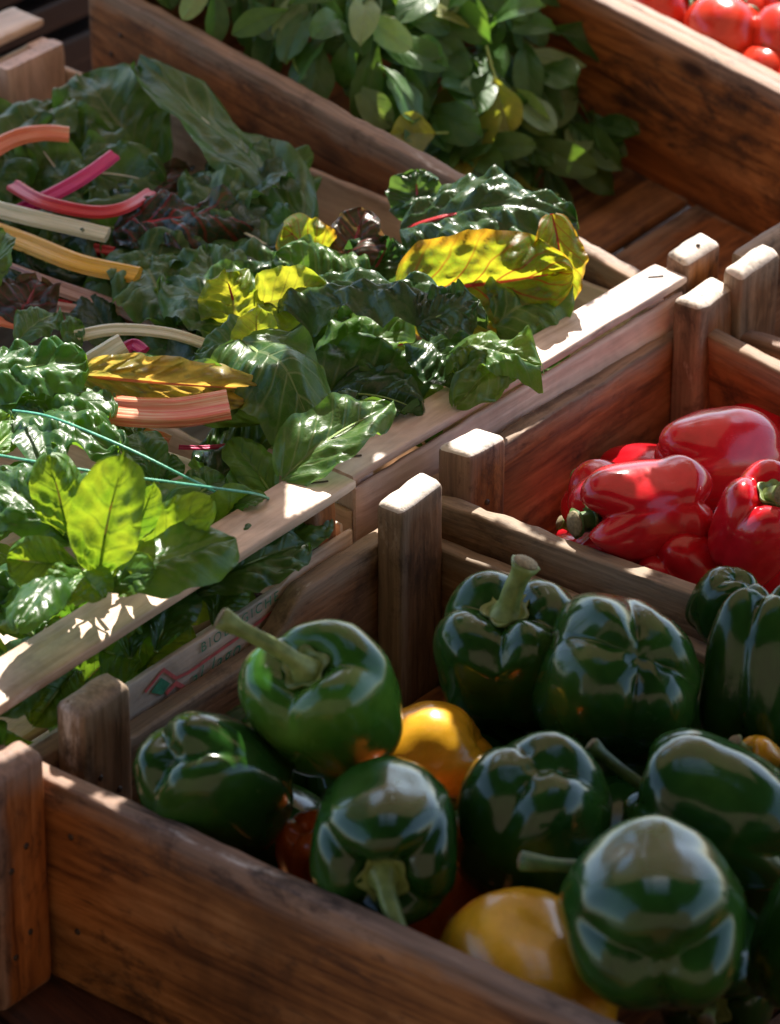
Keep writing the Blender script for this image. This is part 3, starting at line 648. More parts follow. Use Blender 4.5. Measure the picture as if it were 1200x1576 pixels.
# ------------------------------------------------------------------ leaves
def leaf_shape(kind, s):
    if not 0 < s < 1: return 0
    if kind == 'chard': q = s**.80; return (1-abs(2*q-1)**2.3)**.52*(1.0-.05*s)
    if kind == 'spin': q = s**.98; return (1-abs(2*q-1)**2.7)**.5*(.40+.60*sm(s, 0, .45))
    if kind == 'spoon': q = s**1.2; return (1-abs(2*q-1)**2.2)**.55*(.30+.70*sm(s, 0, .6))
    return math.sin(math.pi*s)
def blade_mesh(L, W, kind, seed, bend=.12, droop=.0, fold=.12, ruffle=.12, blister=.035, nv_=7, slope=.3, nx=29, ny=44, twist=0., rn=2.8, limp=None, roll=None):
    ek = 1. if kind == 'chard' else .45
    limp = {'chard': .55, 'spin': .22, 'spoon': .10}[kind] if limp is None else limp
    roll = {'chard': .55, 'spin': .35, 'spoon': .15}[kind] if roll is None else roll
    """blade along +y, across x, upper side +z; base at origin"""
    rr = random.Random(seed); of = rr.random()*90; ph = [rr.uniform(0, 6.28) for _ in range(4)]
    vs, uvs = [], []
    # curved centre line
    for j in range(ny):
        s = j/(ny-1); s2 = .003+.994*s
        wd = leaf_shape(kind, s2)*W/2
        cy = L*s; cz = bend*L*4*s*(1-s)-droop*L*s**2.2
        cy *= 1-.25*droop*s
        tw = twist*(s-.3)
        for i in range(nx):
            t = -1+2*i/(nx-1)
            e = 1+ek*(.16*noise.noise(Vector((s*3+of, math.copysign(1, t)*3, 1)))+.03*noise.noise(Vector((s*11+of, math.copysign(1, t)*3, 7))))
            x = t*wd*e; at_ = abs(t)
            z = fold*W*(at_**1.6)*.5*sm(s, 0, .15)
            sd = 0 if t > 0 else 1
            z += ruffle*W*.5*at_**2.2*math.sin(2*math.pi*rn*s+ph[sd]+1.3*noise.noise(Vector((s*3, sd*5, of))))*sm(s2, 0, .2)
            z += ruffle*W*.12*at_**3*math.sin(2*math.pi*rn*2.3*s+ph[2+sd])*ek
            q = (s-slope*at_**.8)*nv_
            b_ = abs(math.sin(math.pi*q))**.7
            b2 = .55+1.1*noise.noise(Vector((x*60+of, cy*60, 3)))
            pad = b_*abs(math.sin(math.pi*(at_*2.4+.35+.6*noise.noise(Vector((s*4, sd*3, of))))))**.6
            z += blister*W*(1.5*pad*b2+.6*b_*b2+.7*abs(noise.noise(Vector((x*120, cy*120, of)))))*sm(at_, .03, .25)*sm(s2, 0, .1)
            z += limp*W*.38*noise.noise(Vector((t*1.3+of, s*2.6, 5)))*sm(s2, 0, .3)
            er = sm(at_, .55, 1.)**1.3*(.5+1.3*noise.noise(Vector((s*3.2, sd*7, of+3))))
            z -= roll*W*.30*er; x *= 1-roll*.22*abs(er)
            z -= .03*W*math.exp(-(t*9)**2)
            # twist around the midrib
            xx = x*math.cos(tw)-z*math.sin(tw)*.0; zz = z+x*math.sin(tw)
            vs.append(Vector((xx, cy+.06*W*ruffle*math.sin(9*s+ph[0])*at_, cz+zz))); uvs.append((i/(nx-1), s))
    fs = grid_faces(nx, ny)
    me = mesh(vs, fs, 'blade'); uvl = me.uv_layers.new(name='UVMap')
    for lp in me.loops: uvl.data[lp.index].uv = uvs[lp.vertex_index]
    return me
def rib_mesh(pts, r0, r1, flat=.7, up=Vector((0, 0, 1)), seg=14, grooves=True):
    """stalk with a grooved crescent section"""
    P = [Vector(p) for p in pts]; n = len(P); vs = []; uvs = []
    for i in range(n):
        t = (P[min(i+1, n-1)]-P[max(i-1, 0)]).normalized(); side = t.cross(up)
        if side.length < .05: side = t.cross(Vector((1, 0, 0)))
        side.normalize(); b_ = side.cross(t); f = i/(n-1); r = r0+(r1-r0)*f
        for j in range(seg+1):
            a = 2*math.pi*j/seg; g = 1+(.035*math.cos(a*9)+.03*math.cos(a*5+1+3*noise.noise(Vector((f*2, 0, r0*900)))) if grooves else 0)+.05*noise.noise(Vector((f*5, a, r0*700)))
            x = math.cos(a)*g; z = math.sin(a)*g*flat
            if z > 0: z -= .55*flat*math.exp(-(x*1.7)**2)
            vs.append(P[i]+side*x*r+b_*z*r); uvs.append((j/seg, f*6))
    fs = grid_faces(seg+1, n)
    for (base, c_) in ((0, P[0]), ((n-1)*(seg+1), P[-1])):
        vs.append(c_); uvs.append((.5, 0)); c = len(vs)-1
        for j in range(seg): fs.append((base+j, base+j+1, c) if base else (base+j+1, base+j, c))
    me = mesh(vs, fs, 'stalk'); uvl = me.uv_layers.new(name='UVMap')
    for lp in me.loops: uvl.data[lp.index].uv = uvs[lp.vertex_index]
    bm = bmesh.new(); bm.from_mesh(me); bmesh.ops.recalc_face_normals(bm, faces=bm.faces); bm.to_mesh(me); bm.free()
    me.set_sharp_from_angle(angle=R(60)); return me
def leaf(name, base, tip, W, nrm, m, label, cat, group, seed, kind='chard', rib=None, ribr=.0022, stalk=0., **k):
    d = tip-base; L = d.length; y = d.normalized(); z = (nrm-y*nrm.dot(y))
    if z.length < .05: z = Vector((0, 0, 1))-y*y.z
    z.normalize(); x = y.cross(z)
    M_ = mcols(x, y, z, base)
    root = empty(name, M_); tag(root, label, cat, group)
    link('blade', blade_mesh(L, W, kind, seed, **k), m, root, Matrix.Identity(4))
    if rib:
        bend = k.get('bend', .12); droop = k.get('droop', 0.)
        pts = [Vector((0, -stalk*(1-i/4), -stalk*.12*(1-i/4)**2-ribr*.2)) for i in range(4)] if stalk else []
        for i in range(13):
            s = i/12*.86; pts.append(Vector((0, L*s*(1-.25*droop*s), bend*L*4*s*(1-s)-droop*L*s**2.2-ribr*.55-.03*W)))
        link('stalk', rib_mesh(pts, ribr, ribr*.22, .8, seg=10), rib, root, Matrix.Identity(4))
    return root
def pleaf(name, b, t, zb, zt, wpx, nrm, m, label, cat='chard leaf', group=None, **k):
    if name == 'chard_leaf' and wpx < 150: wpx *= 1.32
    if name == 'spinach_leaf': wpx *= 1.12
    base = at(b[0], b[1], zb); tip = at(t[0], t[1], zt)
    k.setdefault('seed', nseed()+100)
    return leaf(name, base, tip, wpx*mpp(base), nrm, m, label, cat, group, **k)
def stalk(pts, wpx, m, label, flat=.6, zs=.03, up=None, taper=.85):
    P = [at(x, y, z) for (x, y, z) in pts]
    Q = catmull([tuple(p) for p in P], 6); r = wpx*mpp(P[0])/2
    o = link('chard_stalk', rib_mesh(Q, r, r*taper, flat, up or scr(0, .5, .8), 56), m)
    o['label'] = label; o['category'] = 'chard stalk'; o['group'] = 'cut chard stalks lying in the pale crate'
    return o
V = scr                                                     # short name for view directions
GC = 'rainbow chard leaves in the pale crate'
# --- hero chard leaves
H = [
 # base, tip, zb, zt, width, normal, mat, rib, label, options
 ((225, 262), (120, 112), -.005, .035, 185, V(-.1, .6, .75), L_GREEN, K_WHITE, 'broad green chard leaf with pale midrib at the top left of the crate', dict(ribr=.0028, ruffle=.08, fold=.15, blister=.025)),
 ((468, 345), (212, 98), .015, .05, 150, V(.35, .5, .75), L_GREEN, K_WHITE, 'long smooth green chard leaf running from the top left to the centre', dict(ribr=.0030, ruffle=.09, fold=.05, blister=.02, bend=.04)),
 ((10, 300), (95, 150), .0, .03, 150, V(-.2, .6, .75), L_MID, K_WHITE, 'mid green chard leaf behind the orange stalk at the left edge', dict(ribr=.0025, ruffle=.1, fold=.1)),
 ((180, 300), (60, 200), .0, .012, 120, V(0, .5, .8), L_MID, K_GRN, 'flat mid green chard leaf under the orange and magenta stalks', dict(ribr=.002)),
 ((175, 352), (392, 352), .022, .028, 110, V(.05, .65, .7), L_REDV, K_RED, 'dark wet crinkled chard leaf with red veins, at the end of the pale stalk', dict(ribr=.0018, ruffle=.13, blister=.07, fold=-.2, rn=3)),
 ((215, 320), (290, 260), .010, .014, 60, V(-.1, .6, .7), L_PURP, K_RED, 'dull purple chard leaf above the dark wet one', dict(ribr=.0018, ruffle=.12, blister=.05)),
 ((440, 330), (405, 222), .005, .03, 95, V(.5, .3, .8), L_GREEN, K_WHITE, 'upright green chard leaf standing against the far pale board', dict(ribr=.0018, fold=.3)),
 ((370, 300), (330, 235), .0, .02, 70, V(-.3, .3, .8), L_DARK, K_GRN, 'dark chard leaf in the shade of the upright one by the far board', dict(ribr=.0015)),
 ((475, 430), (300, 330), .01, .03, 120, V(.1, .7, .65), L_MID, K_WHITE, 'folded mid green chard leaf below the long smooth one', dict(ribr=.002, fold=-.15)),
 ((215, 405), (270, 512), .018, .01, 118, V(0, .6, .75), L_GREEN, K_WHITE, 'blue green crinkled chard leaf below the yellow stalk end', dict(ribr=.0018, blister=.06, ruffle=.13)),
 ((350, 508), (318, 385), .012, .03, 95, V(.1, .4, .85), L_MID, K_WHITE, 'chard leaf with a wide white stalk base pointing to the centre', dict(ribr=.0058, fold=.1)),
 ((370, 495), (345, 412), .03, .065, 85, V(-.2, -.1, .9), L_YEL, K_DKRED, 'small sunlit yellow chard leaf on a dark red stalk, left of the centre', dict(ribr=.0016, stalk=.02, ruffle=.24, blister=.06, rn=3)),
 ((395, 470), (505, 438), .045, .06, 88, V(.1, -.15, .9), L_YEL, K_GRN, 'bright yellow green chard leaf glowing in the sun at the centre left', dict(ribr=.0012, ruffle=.24, blister=.04, rn=3)),
 ((500, 395), (435, 350), .035, .055, 80, V(-.2, -.1, .9), L_YELR, K_DKRED, 'yellow chard leaf tip with orange veins beside the brown one', dict(ribr=.0012, ruffle=.2)),
 ((535, 420), (562, 322), .03, .06, 78, V(-.3, .25, .9), L_PURP, K_DKRED, 'brown purple chard leaf standing up at the centre', dict(ribr=.0016, ruffle=.16, stalk=.02)),
 ((560, 450), (600, 370), .02, .045, 90, V(.1, .3, .9), L_DARK, K_DKRED, 'dark chard leaf right of the brown standing one', dict(ribr=.0016, blister=.06)),
 ((560, 470), (420, 400), .02, .045, 110, V(0, .5, .8), L_GREEN, K_DKRED, 'green chard leaf behind the bright yellow ones', dict(ribr=.0016, blister=.06, ruffle=.15)),
 ((612, 455), (880, 418), .030, .046, 180, V(-.08, -.22, .95), L_YELR, K_RED, 'large backlit chard leaf with bright red veins glowing yellow green', dict(ribr=.0022, ruffle=.14, blister=.055, fold=.04, bend=.02, droop=-.02, nx=45, ny=64, stalk=.01, roll=.12, limp=.25, rn=3.4)),
 ((615, 350), (888, 335), .045, .060, 185, V(0, .70, .7), L_DARK, K_RED, 'dark crinkled chard leaf arching over the back rim, shiny in the sun', dict(ribr=.002, ruffle=.16, blister=.06, fold=-.25, nx=33, ny=48)),
 ((645, 340), (640, 262), .03, .055, 75, V(-.2, .3, .9), L_DARK, K_DKRED, 'small dark chard leaf tip raised above the back rim', dict(ribr=.0014, ruffle=.2)),
 ((850, 330), (868, 470), .075, .020, 62, V(.2, -.1, .9), L_YELR, K_RED, 'orange edged yellow chard leaf at the far right end of the heap', dict(ribr=.0014, ruffle=.2, fold=.1)),
 ((745, 480), (700, 400), .02, .035, 110, V(.1, .2, .95), L_GREEN, K_RED, 'green chard leaf under the large backlit leaf', dict(ribr=.0014)),
 ((760, 500), (870, 440), .02, .03, 110, V(.2, .4, .9), L_MID, K_GRN, 'mid green chard leaf at the right below the large backlit leaf', dict(ribr=.0014, ruffle=.14)),
 ((430, 455), (748, 492), .05, .058, 105, V(.05, .80, .55), L_DARK, K_GRN, 'dark shiny crinkled chard leaf stretched across the centre', dict(ribr=.0016, ruffle=.2, blister=.07, fold=-.28, nx=33, ny=56, rn=3.6)),
 ((640, 500), (742, 470), .058, .07, 80, V(.15, .5, .8), L_DARK, K_GRN, 'curled dark chard leaf end with a yellow lit rim', dict(ribr=.0012, ruffle=.24, blister=.07)),
 ((395, 545), (395, 470), .042, .074, 60, V(-.1, -.2, .95), L_YEL, K_GRN, 'narrow chard leaf standing up with a pale sunlit patch', dict(ribr=.001, ruffle=.14)),
 ((420, 530), (300, 545), .042, .035, 80, V(0, .7, .7), L_GREEN, K_GRN, 'grey green chard leaf next to the white arched stalk', dict(ribr=.0012, ruffle=.1)),
 ((372, 520), (478, 648), .060, .040, 190, V(.1, .62, .75), L_GREEN, K_GRN, 'large smooth green chard leaf drooping left of the dark hollow', dict(ribr=.0015, ruffle=.12, fold=-.25, blister=.025, nx=33, ny=44)),
 ((690, 545), (832, 560), .03, .034, 95, V(0, .8, .6), L_MID, K_GRN, 'yellow green chard leaf resting on the right hand lath', dict(ribr=.0014, ruffle=.18, blister=.05, fold=-.2)),
 ((800, 545), (700, 625), .03, .018, 70, V(.1, .6, .8), L_MID, K_GRN, 'speckled chard leaf edge lying along the lath', dict(ribr=.0012, ruffle=.15)),
 ((655, 520), (715, 600), .03, .015, 100, V(.2, .5, .85), L_DARK, K_GRN, 'dark green chard leaf folded down towards the right lath', dict(ribr=.0014)),
 ((500, 610), (650, 630), .01, .018, 110, V(.0, .8, .6), L_DARK, K_GRN, 'dark chard leaf in the hollow in front of the centre', dict(ribr=.0014)),
 ((435, 735), (602, 628), .028, .042, 95, V(-.1, .55, .8), L_GREEN, K_GRN, 'green chard leaf with a sunlit tip curling over the near corner', dict(ribr=.0014, ruffle=.1, fold=.25)),
 ((125, 578), (418, 600), .048, .046, 66, V(0, -.1, .95), L_GOLD, K_ORG, 'golden sunlit chard leaf above the thick salmon stalk', dict(ribr=.0012, ruffle=.55, blister=.12, fold=-.1, nx=33, ny=64, rn=4.2, roll=.1, limp=.7)),
 ((150, 590), (420, 640), .03, .034, 90, V(0, .3, .9), L_MID, K_ORG, 'green chard leaf hanging below the golden edge', dict(ribr=.0014, ruffle=.12, blister=.05)),
 ((340, 640), (445, 690), .02, .010, 130, V(.1, .6, .8), L_GREEN, K_GRN, 'crumpled green chard leaf right of the salmon stalk', dict(ribr=.0014, blister=.06)),
 ((300, 690), (420, 730), .008, .006, 80, V(0, .7, .7), L_DARK, K_GRN, 'small dark chard leaf lying by the magenta stalk', dict(ribr=.001)),
 ((470, 720), (560, 690), .0, .01, 70, V(0, .7, .7), L_DARK, K_GRN, 'dark chard leaf deep behind the near corner', dict(ribr=.001)),
 ((30, 520), (90, 480), .03, .035, 60, V(0, .7, .6), L_GREEN, K_GRN, 'small green leaf at the left above the spinach', dict(ribr=.001)),
 ((95, 520), (130, 505), .03, .035, 50, V(.2, .6, .7), L_GREEN, K_GRN, 'tiny folded green leaf beside the white arched stalk', dict(ribr=.001)),
 ((30, 500), (60, 430), .012, .025, 90, V(-.1, .5, .8), L_PURP, K_DKRED, 'purple brown chard leaf under the pink stalk at the left', dict(ribr=.0012)),
 ((-20, 440), (10, 360), .03, .045, 60, V(-.3, .4, .8), L_MID, K_GRN, 'green leaf tip at the left edge below the yellow stalk', dict(ribr=.001)),
 ((-20, 290), (40, 235), .02, .03, 90, V(-.1, .5, .8), L_MID, K_GRN, 'mid green chard leaf under the red stalk at the left edge', dict(ribr=.0012)),
]
for b, t, zb, zt, wp, nr, m_, rb, lab, op in H:
    op = dict(op); pleaf('chard_leaf', b, t, zb, zt, wp, nr, m_, lab, 'chard leaf', GC, rib=rb, **op)
# --- filler chard leaves in the heap (lower layer)
for i in range(95):
    x = rnd.uniform(-.53, -.04); y = rnd.uniform(.03, .225); z = -.030+.028*rnd.random()-(.01 if x < -.3 else 0)-(.022 if y > .18 else 0)
    b = F3.w(x, y, z); a = rnd.uniform(0, 6.28); L = rnd.uniform(.055, .095)
    t = b+F3.M @ Vector((math.cos(a)*L, math.sin(a)*L, rnd.uniform(-.01, .028)))
    tl = F3.M.transposed() @ (t-F3.o); tl.x = max(-.52, min(-.012, tl.x)); tl.y = max(.012, min(.245, tl.y)); t = F3.w(*tl)
    m_ = rnd.choice([L_GREEN, L_GREEN, L_DARK, L_MID, L_MID, L_DARK])
    leaf('chard_leaf', b, t, rnd.uniform(.042, .068), Vector((rnd.uniform(-.5, .5), rnd.uniform(-.9, .1), 1)), m_, 'chard leaf deep in the shaded lower layer of the heap', 'chard leaf', 'chard leaves buried low in the heap', nseed(), rib=rnd.choice([K_GRN, K_WHITE, K_DKRED]), ribr=.0014, ruffle=.15, blister=.05, nx=21, ny=30, bend=rnd.uniform(0, .15), droop=rnd.uniform(0, .25))
# --- stalks
stalk([(-60, 262, .035), (10, 218, .045), (60, 205, .048), (106, 207, .046)], 33, K_ORG, 'orange cut chard stalk pointing right, at the upper left')
stalk([(20, 330, .025), (95, 292, .035), (140, 265, .04), (176, 238, .045)], 27, K_MAG, 'magenta chard stalk with its cut end up')
stalk([(20, 285, .035), (65, 310, .038), (140, 326, .038), (190, 320, .038), (232, 296, .034)], 25, K_RED, 'curved red chard stalk crossing below the magenta one')
stalk([(-60, 305, .03), (0, 323, .032), (70, 340, .032), (165, 362, .03)], 32, K_WHITE, 'pale cream chard stalk between the red and yellow ones')
stalk([(70, 364, .012), (110, 376, .014), (175, 388, .014)], 22, K_RED, 'short bright red chard stalk under the cream one')
stalk([(-60, 340, .024), (30, 370, .026), (120, 405, .028), (212, 424, .03)], 36, K_YEL, 'thick yellow chard stalk with a blunt end')
stalk([(10, 415, .014), (90, 443, .014), (170, 470, .012), (250, 500, .008)], 28, K_PINK, 'pale pink chard stalk below the yellow one')
stalk([(60, 478, .006), (140, 488, .006), (210, 498, .004)], 40, K_PINK, 'wide dull pink chard stalk lying lowest at the left')
stalk([(60, 460, .008), (100, 468, .008), (150, 478, .006)], 16, K_RED, 'thin strip of red stalk between the two pink ones')
stalk([(115, 518, .032), (180, 507, .036), (260, 513, .036), (325, 533, .03)], 22, K_WHITE, 'arched white chard stalk above the golden leaf')
stalk([(120, 575, .028), (150, 553, .034), (190, 528, .042)], 42, K_WHITE, 'blunt white stalk butt standing above the golden leaf')
stalk([(185, 545, .022), (205, 530, .026), (222, 540, .026)], 22, K_MAG, 'short purple stalk end beside the white butt')
stalk([(110, 622, .036), (180, 632, .042), (270, 635, .045), (352, 622, .049)], 50, K_PINKO, 'thick salmon pink striped chard stalk in front of the golden leaf', .62, taper=1.05)
stalk([(215, 662, .020), (240, 668, .022), (262, 676, .02)], 16, K_PINKO, 'small pink stalk piece under the thick salmon one')
stalk([(275, 688, .018), (310, 689, .018), (348, 686, .016)], 9, K_MAG, 'thin magenta stalk below the thick salmon one')
stalk([(-40, 492, .01), (0, 494, .012), (45, 505, .01)], 20, K_ORG, 'orange stalk end at the left edge above the spinach')
stalk([(425, 470, .02), (470, 455, .03), (492, 440, .035)], 9, K_ORG, 'thin orange stalk under the dark shiny leaf')
stalk([(370, 540, .012), (372, 500, .03), (366, 470, .04)], 9, K_DKRED, 'dark red upright stalk left of the centre')
for i in range(14):                                         # thin roots / fibres between the stalks
    x = rnd.uniform(20, 230); y = rnd.uniform(300, 470)
    P = [at(x+dx, y+dy, .01) for dx, dy in ((0, 0), (rnd.uniform(10, 25), rnd.uniform(-10, 14)), (rnd.uniform(30, 60), rnd.uniform(-5, 30)))]
    o = link('stalk_fibre', rib_mesh(catmull([tuple(p) for p in P], 5), .0006, .0003, .9, seg=6, grooves=False), K_YEL)
    tag(o, 'thin yellow stalk fibre among the cut chard stalks', 'fibre', 'yellow fibres between the stalks')

# --- spinach
GS = 'spinach leaves in the near pale crate'
SP = [
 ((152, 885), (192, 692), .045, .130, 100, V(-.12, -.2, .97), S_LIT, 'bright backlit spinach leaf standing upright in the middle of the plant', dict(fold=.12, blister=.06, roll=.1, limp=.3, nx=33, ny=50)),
 ((165, 905), (362, 828), .05, .062, 118, V(.1, .72, .65), S_GREEN, 'large dark spinach leaf reaching right over the lath', dict(fold=-.12, blister=.03, bend=.06)),
 ((105, 835), (-25, 728), .05, .06, 120, V(-.2, .72, .6), S_GREEN, 'broad crinkled spinach leaf reaching to the left edge', dict(fold=-.2, blister=.06)),
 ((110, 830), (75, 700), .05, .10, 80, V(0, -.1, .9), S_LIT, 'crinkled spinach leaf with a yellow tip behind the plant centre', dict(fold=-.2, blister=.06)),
 ((160, 850), (110, 735), .05, .06, 90, V(.2, .6, .7), S_GREEN, 'dark spinach leaf just left of the upright backlit one', dict(blister=.06)),
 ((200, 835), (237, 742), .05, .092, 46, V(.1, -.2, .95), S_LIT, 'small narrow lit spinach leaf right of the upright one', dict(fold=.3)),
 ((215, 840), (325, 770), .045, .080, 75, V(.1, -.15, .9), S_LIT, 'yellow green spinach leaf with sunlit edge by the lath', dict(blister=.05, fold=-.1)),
 ((195, 830), (232, 785), .05, .058, 40, V(.2, .8, .5), S_GREEN, 'tiny shiny spinach leaf in front of the small narrow one', {}),
 ((110, 885), (25, 965), .045, .05, 75, V(-.2, .4, .85), S_GREEN, 'spinach leaf hanging down at the lower left of the plant', dict(fold=-.2)),
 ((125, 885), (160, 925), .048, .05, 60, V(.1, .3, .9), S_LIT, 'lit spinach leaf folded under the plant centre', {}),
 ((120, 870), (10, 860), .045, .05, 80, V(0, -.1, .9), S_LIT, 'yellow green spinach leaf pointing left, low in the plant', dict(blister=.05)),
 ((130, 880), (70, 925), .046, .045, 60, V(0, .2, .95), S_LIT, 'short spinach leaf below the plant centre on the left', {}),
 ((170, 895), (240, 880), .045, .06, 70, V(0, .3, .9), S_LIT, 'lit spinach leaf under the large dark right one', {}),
 ((165, 800), (140, 770), .05, .06, 60, V(0, .6, .8), S_GREEN, 'short dark spinach leaf behind the plant centre', {}),
 ((-60, 600), (135, 560), .045, .058, 135, V(0, .75, .6), S_GREEN, 'large blistered spinach leaf at the left edge above the twine', dict(fold=-.25, blister=.06, nx=33, ny=44)),
 ((40, 600), (168, 642), .035, .045, 95, V(.1, .8, .55), S_GREEN, 'dark spinach leaf with sunlit border beside the salmon stalk', dict(fold=-.2, blister=.05)),
 ((10, 650), (185, 700), .035, .045, 120, V(.05, .85, .5), S_GREEN, 'glittering sunlit spinach leaf crossed by the twine', dict(fold=-.2, blister=.07, nx=33, ny=44)),
 ((60, 640), (75, 720), .04, .045, 90, V(0, .4, .85), S_GREEN, 'flat dark spinach leaf left of the glittering one', dict(blister=.03)),
 ((-30, 640), (70, 655), .03, .04, 80, V(0, .7, .7), S_GREEN, 'spinach leaf under the large blistered one at the left', dict(blister=.05)),
 ((-40, 690), (15, 640), .04, .05, 60, V(0, .2, .95), S_LIT, 'lit spinach leaf edge at the left border', {}),
 ((-30, 720), (30, 655), .04, .045, 50, V(0, .3, .9), S_LIT, 'small bright spinach leaf beside the border', {}),
 ((238, 740), (212, 665), .03, .045, 66, V(0, .45, .85), S_GREEN, 'round dull spinach leaf between the two strands of twine', dict(blister=.02, fold=.1)),
 ((250, 745), (262, 700), .02, .03, 50, V(.1, .45, .85), S_GREEN, 'small dull spinach leaf beside the round one', {}),
 ((185, 650), (215, 670), .02, .03, 50, V(.1, .6, .8), S_GREEN, 'small dark leaf under the salmon stalk', {}),
 ((280, 780), (345, 735), .01, .02, 70, V(.1, .6, .8), S_GREEN, 'spinach leaf lying inside the end board', {}),
 ((345, 790), (410, 765), .02, .03, 40, V(.1, .7, .6), S_GREEN, 'spinach leaf tip at the end board by the lath', {}),
 ((290, 920), (470, 838), .0, .008, 110, V(.2, .6, .75), S_GREEN, 'dark spinach leaf under the lath above the printed board', dict(blister=.05)),
 ((380, 880), (500, 790), -.005, .004, 90, V(.2, .6, .75), S_GREEN, 'spinach leaf in the shade near the corner block', dict(blister=.05)),
 ((240, 1000), (270, 900), -.01, .0, 90, V(.2, .5, .8), S_GREEN, 'pale veined spinach leaf behind the printed board', {}),
 ((330, 960), (350, 880), -.015, -.005, 80, V(.2, .5, .8), S_GREEN, 'shaded spinach leaf behind the printed words', {}),
 ((200, 1010), (190, 930), -.01, .0, 80, V(.1, .5, .8), S_GREEN, 'dark spinach leaf above the emblem on the board', {}),
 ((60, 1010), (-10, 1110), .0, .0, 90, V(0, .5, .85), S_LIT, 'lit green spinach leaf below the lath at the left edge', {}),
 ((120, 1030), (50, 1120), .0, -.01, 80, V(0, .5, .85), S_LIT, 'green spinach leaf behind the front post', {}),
]
for b, t, zb, zt, wp, nr, m_, lab, op in SP:
    op = dict(op); op['blister'] = op.get('blister', .035)*1.3
    pleaf('spinach_leaf', b, t, zb, zt, wp, nr, m_, lab, 'spinach leaf', GS, kind='spin', rib=K_GRN, ribr=.0014, stalk=op.pop('stalk', .02 if zb > .03 else 0), ruffle=op.pop('ruffle', .05), nv_=6, slope=.25, **op)
for i in range(70):
    x = rnd.uniform(-.42, -.03); y = rnd.uniform(-.40, -.02); z = rnd.uniform(-.045, .002)-(.02 if x > -.06 else 0)
    b = F4.w(x, y, z); a = rnd.uniform(0, 6.28); L = rnd.uniform(.04, .07)
    t = b+F4.M @ Vector((math.cos(a)*L, math.sin(a)*L, rnd.uniform(-.01, .025)))
    tl = F4.M.transposed() @ (t-F4.o); tl.x = max(-.45, min(-.010, tl.x)); tl.y = max(-.42, min(-.012, tl.y)); t = F4.w(*tl)
    leaf('spinach_leaf', b, t, rnd.uniform(.028, .045), Vector((rnd.uniform(-.5, .5), rnd.uniform(-.9, .1), 1)), rnd.choice([S_GREEN, S_GREEN, S_LIT]), 'spinach leaf deep in the shaded lower layer of the heap', 'spinach leaf', 'spinach leaves buried low in the heap', nseed(), kind='spin', rib=K_GRN, ribr=.001, ruffle=.1, blister=.04, nx=17, ny=22, bend=rnd.uniform(0, .12), droop=rnd.uniform(0, .2), nv_=6)
for i in range(46):
    x = rnd.uniform(-.085, -.018); y = -.42+.40*i/46+rnd.uniform(-.01, .01); z = rnd.uniform(-.075, -.022)
    b = F4.w(x, y, z); t = F4.w(max(-.12, min(-.010, x+rnd.uniform(-.03, .03))), max(-.42, min(-.012, y+rnd.uniform(-.05, .05))), z+rnd.uniform(-.005, .03))
    leaf('spinach_leaf', b, t, rnd.uniform(.034, .05), Vector((.45+rnd.uniform(-.3, .3), -.75, rnd.uniform(.3, .9))), rnd.choice([S_GREEN, S_GREEN, S_LIT]), 'dark spinach leaf pressed against the open gap above the printed board', 'spinach leaf', 'spinach leaves showing through the gap under the lath', nseed(), kind='spin', rib=K_GRN, ribr=.001, ruffle=.08, blister=.05, nx=17, ny=22, bend=rnd.uniform(0, .1), nv_=6)
# twine
def twine(pts, lab, r=.0008):
    P = catmull([tuple(at(*p)) for p in pts], 10); vs, fs = tube(P, [r]*len(P), 8, 3, .2)
    tag(link('twine', mesh(vs, fs), TWINE), lab, 'twine', 'green strands tied over the spinach')
twine([(20, 632, .055), (70, 640, .066), (130, 662, .068), (210, 697, .064), (280, 732, .055), (330, 757, .035), (345, 775, .0)], 'upper green plastic strand running over the glittering leaf')
twine([(-40, 694, .070), (60, 712, .074), (150, 727, .074), (260, 742, .066), (350, 754, .050), (400, 762, .036), (425, 775, .01)], 'lower green plastic strand passing behind the bright upright leaf')

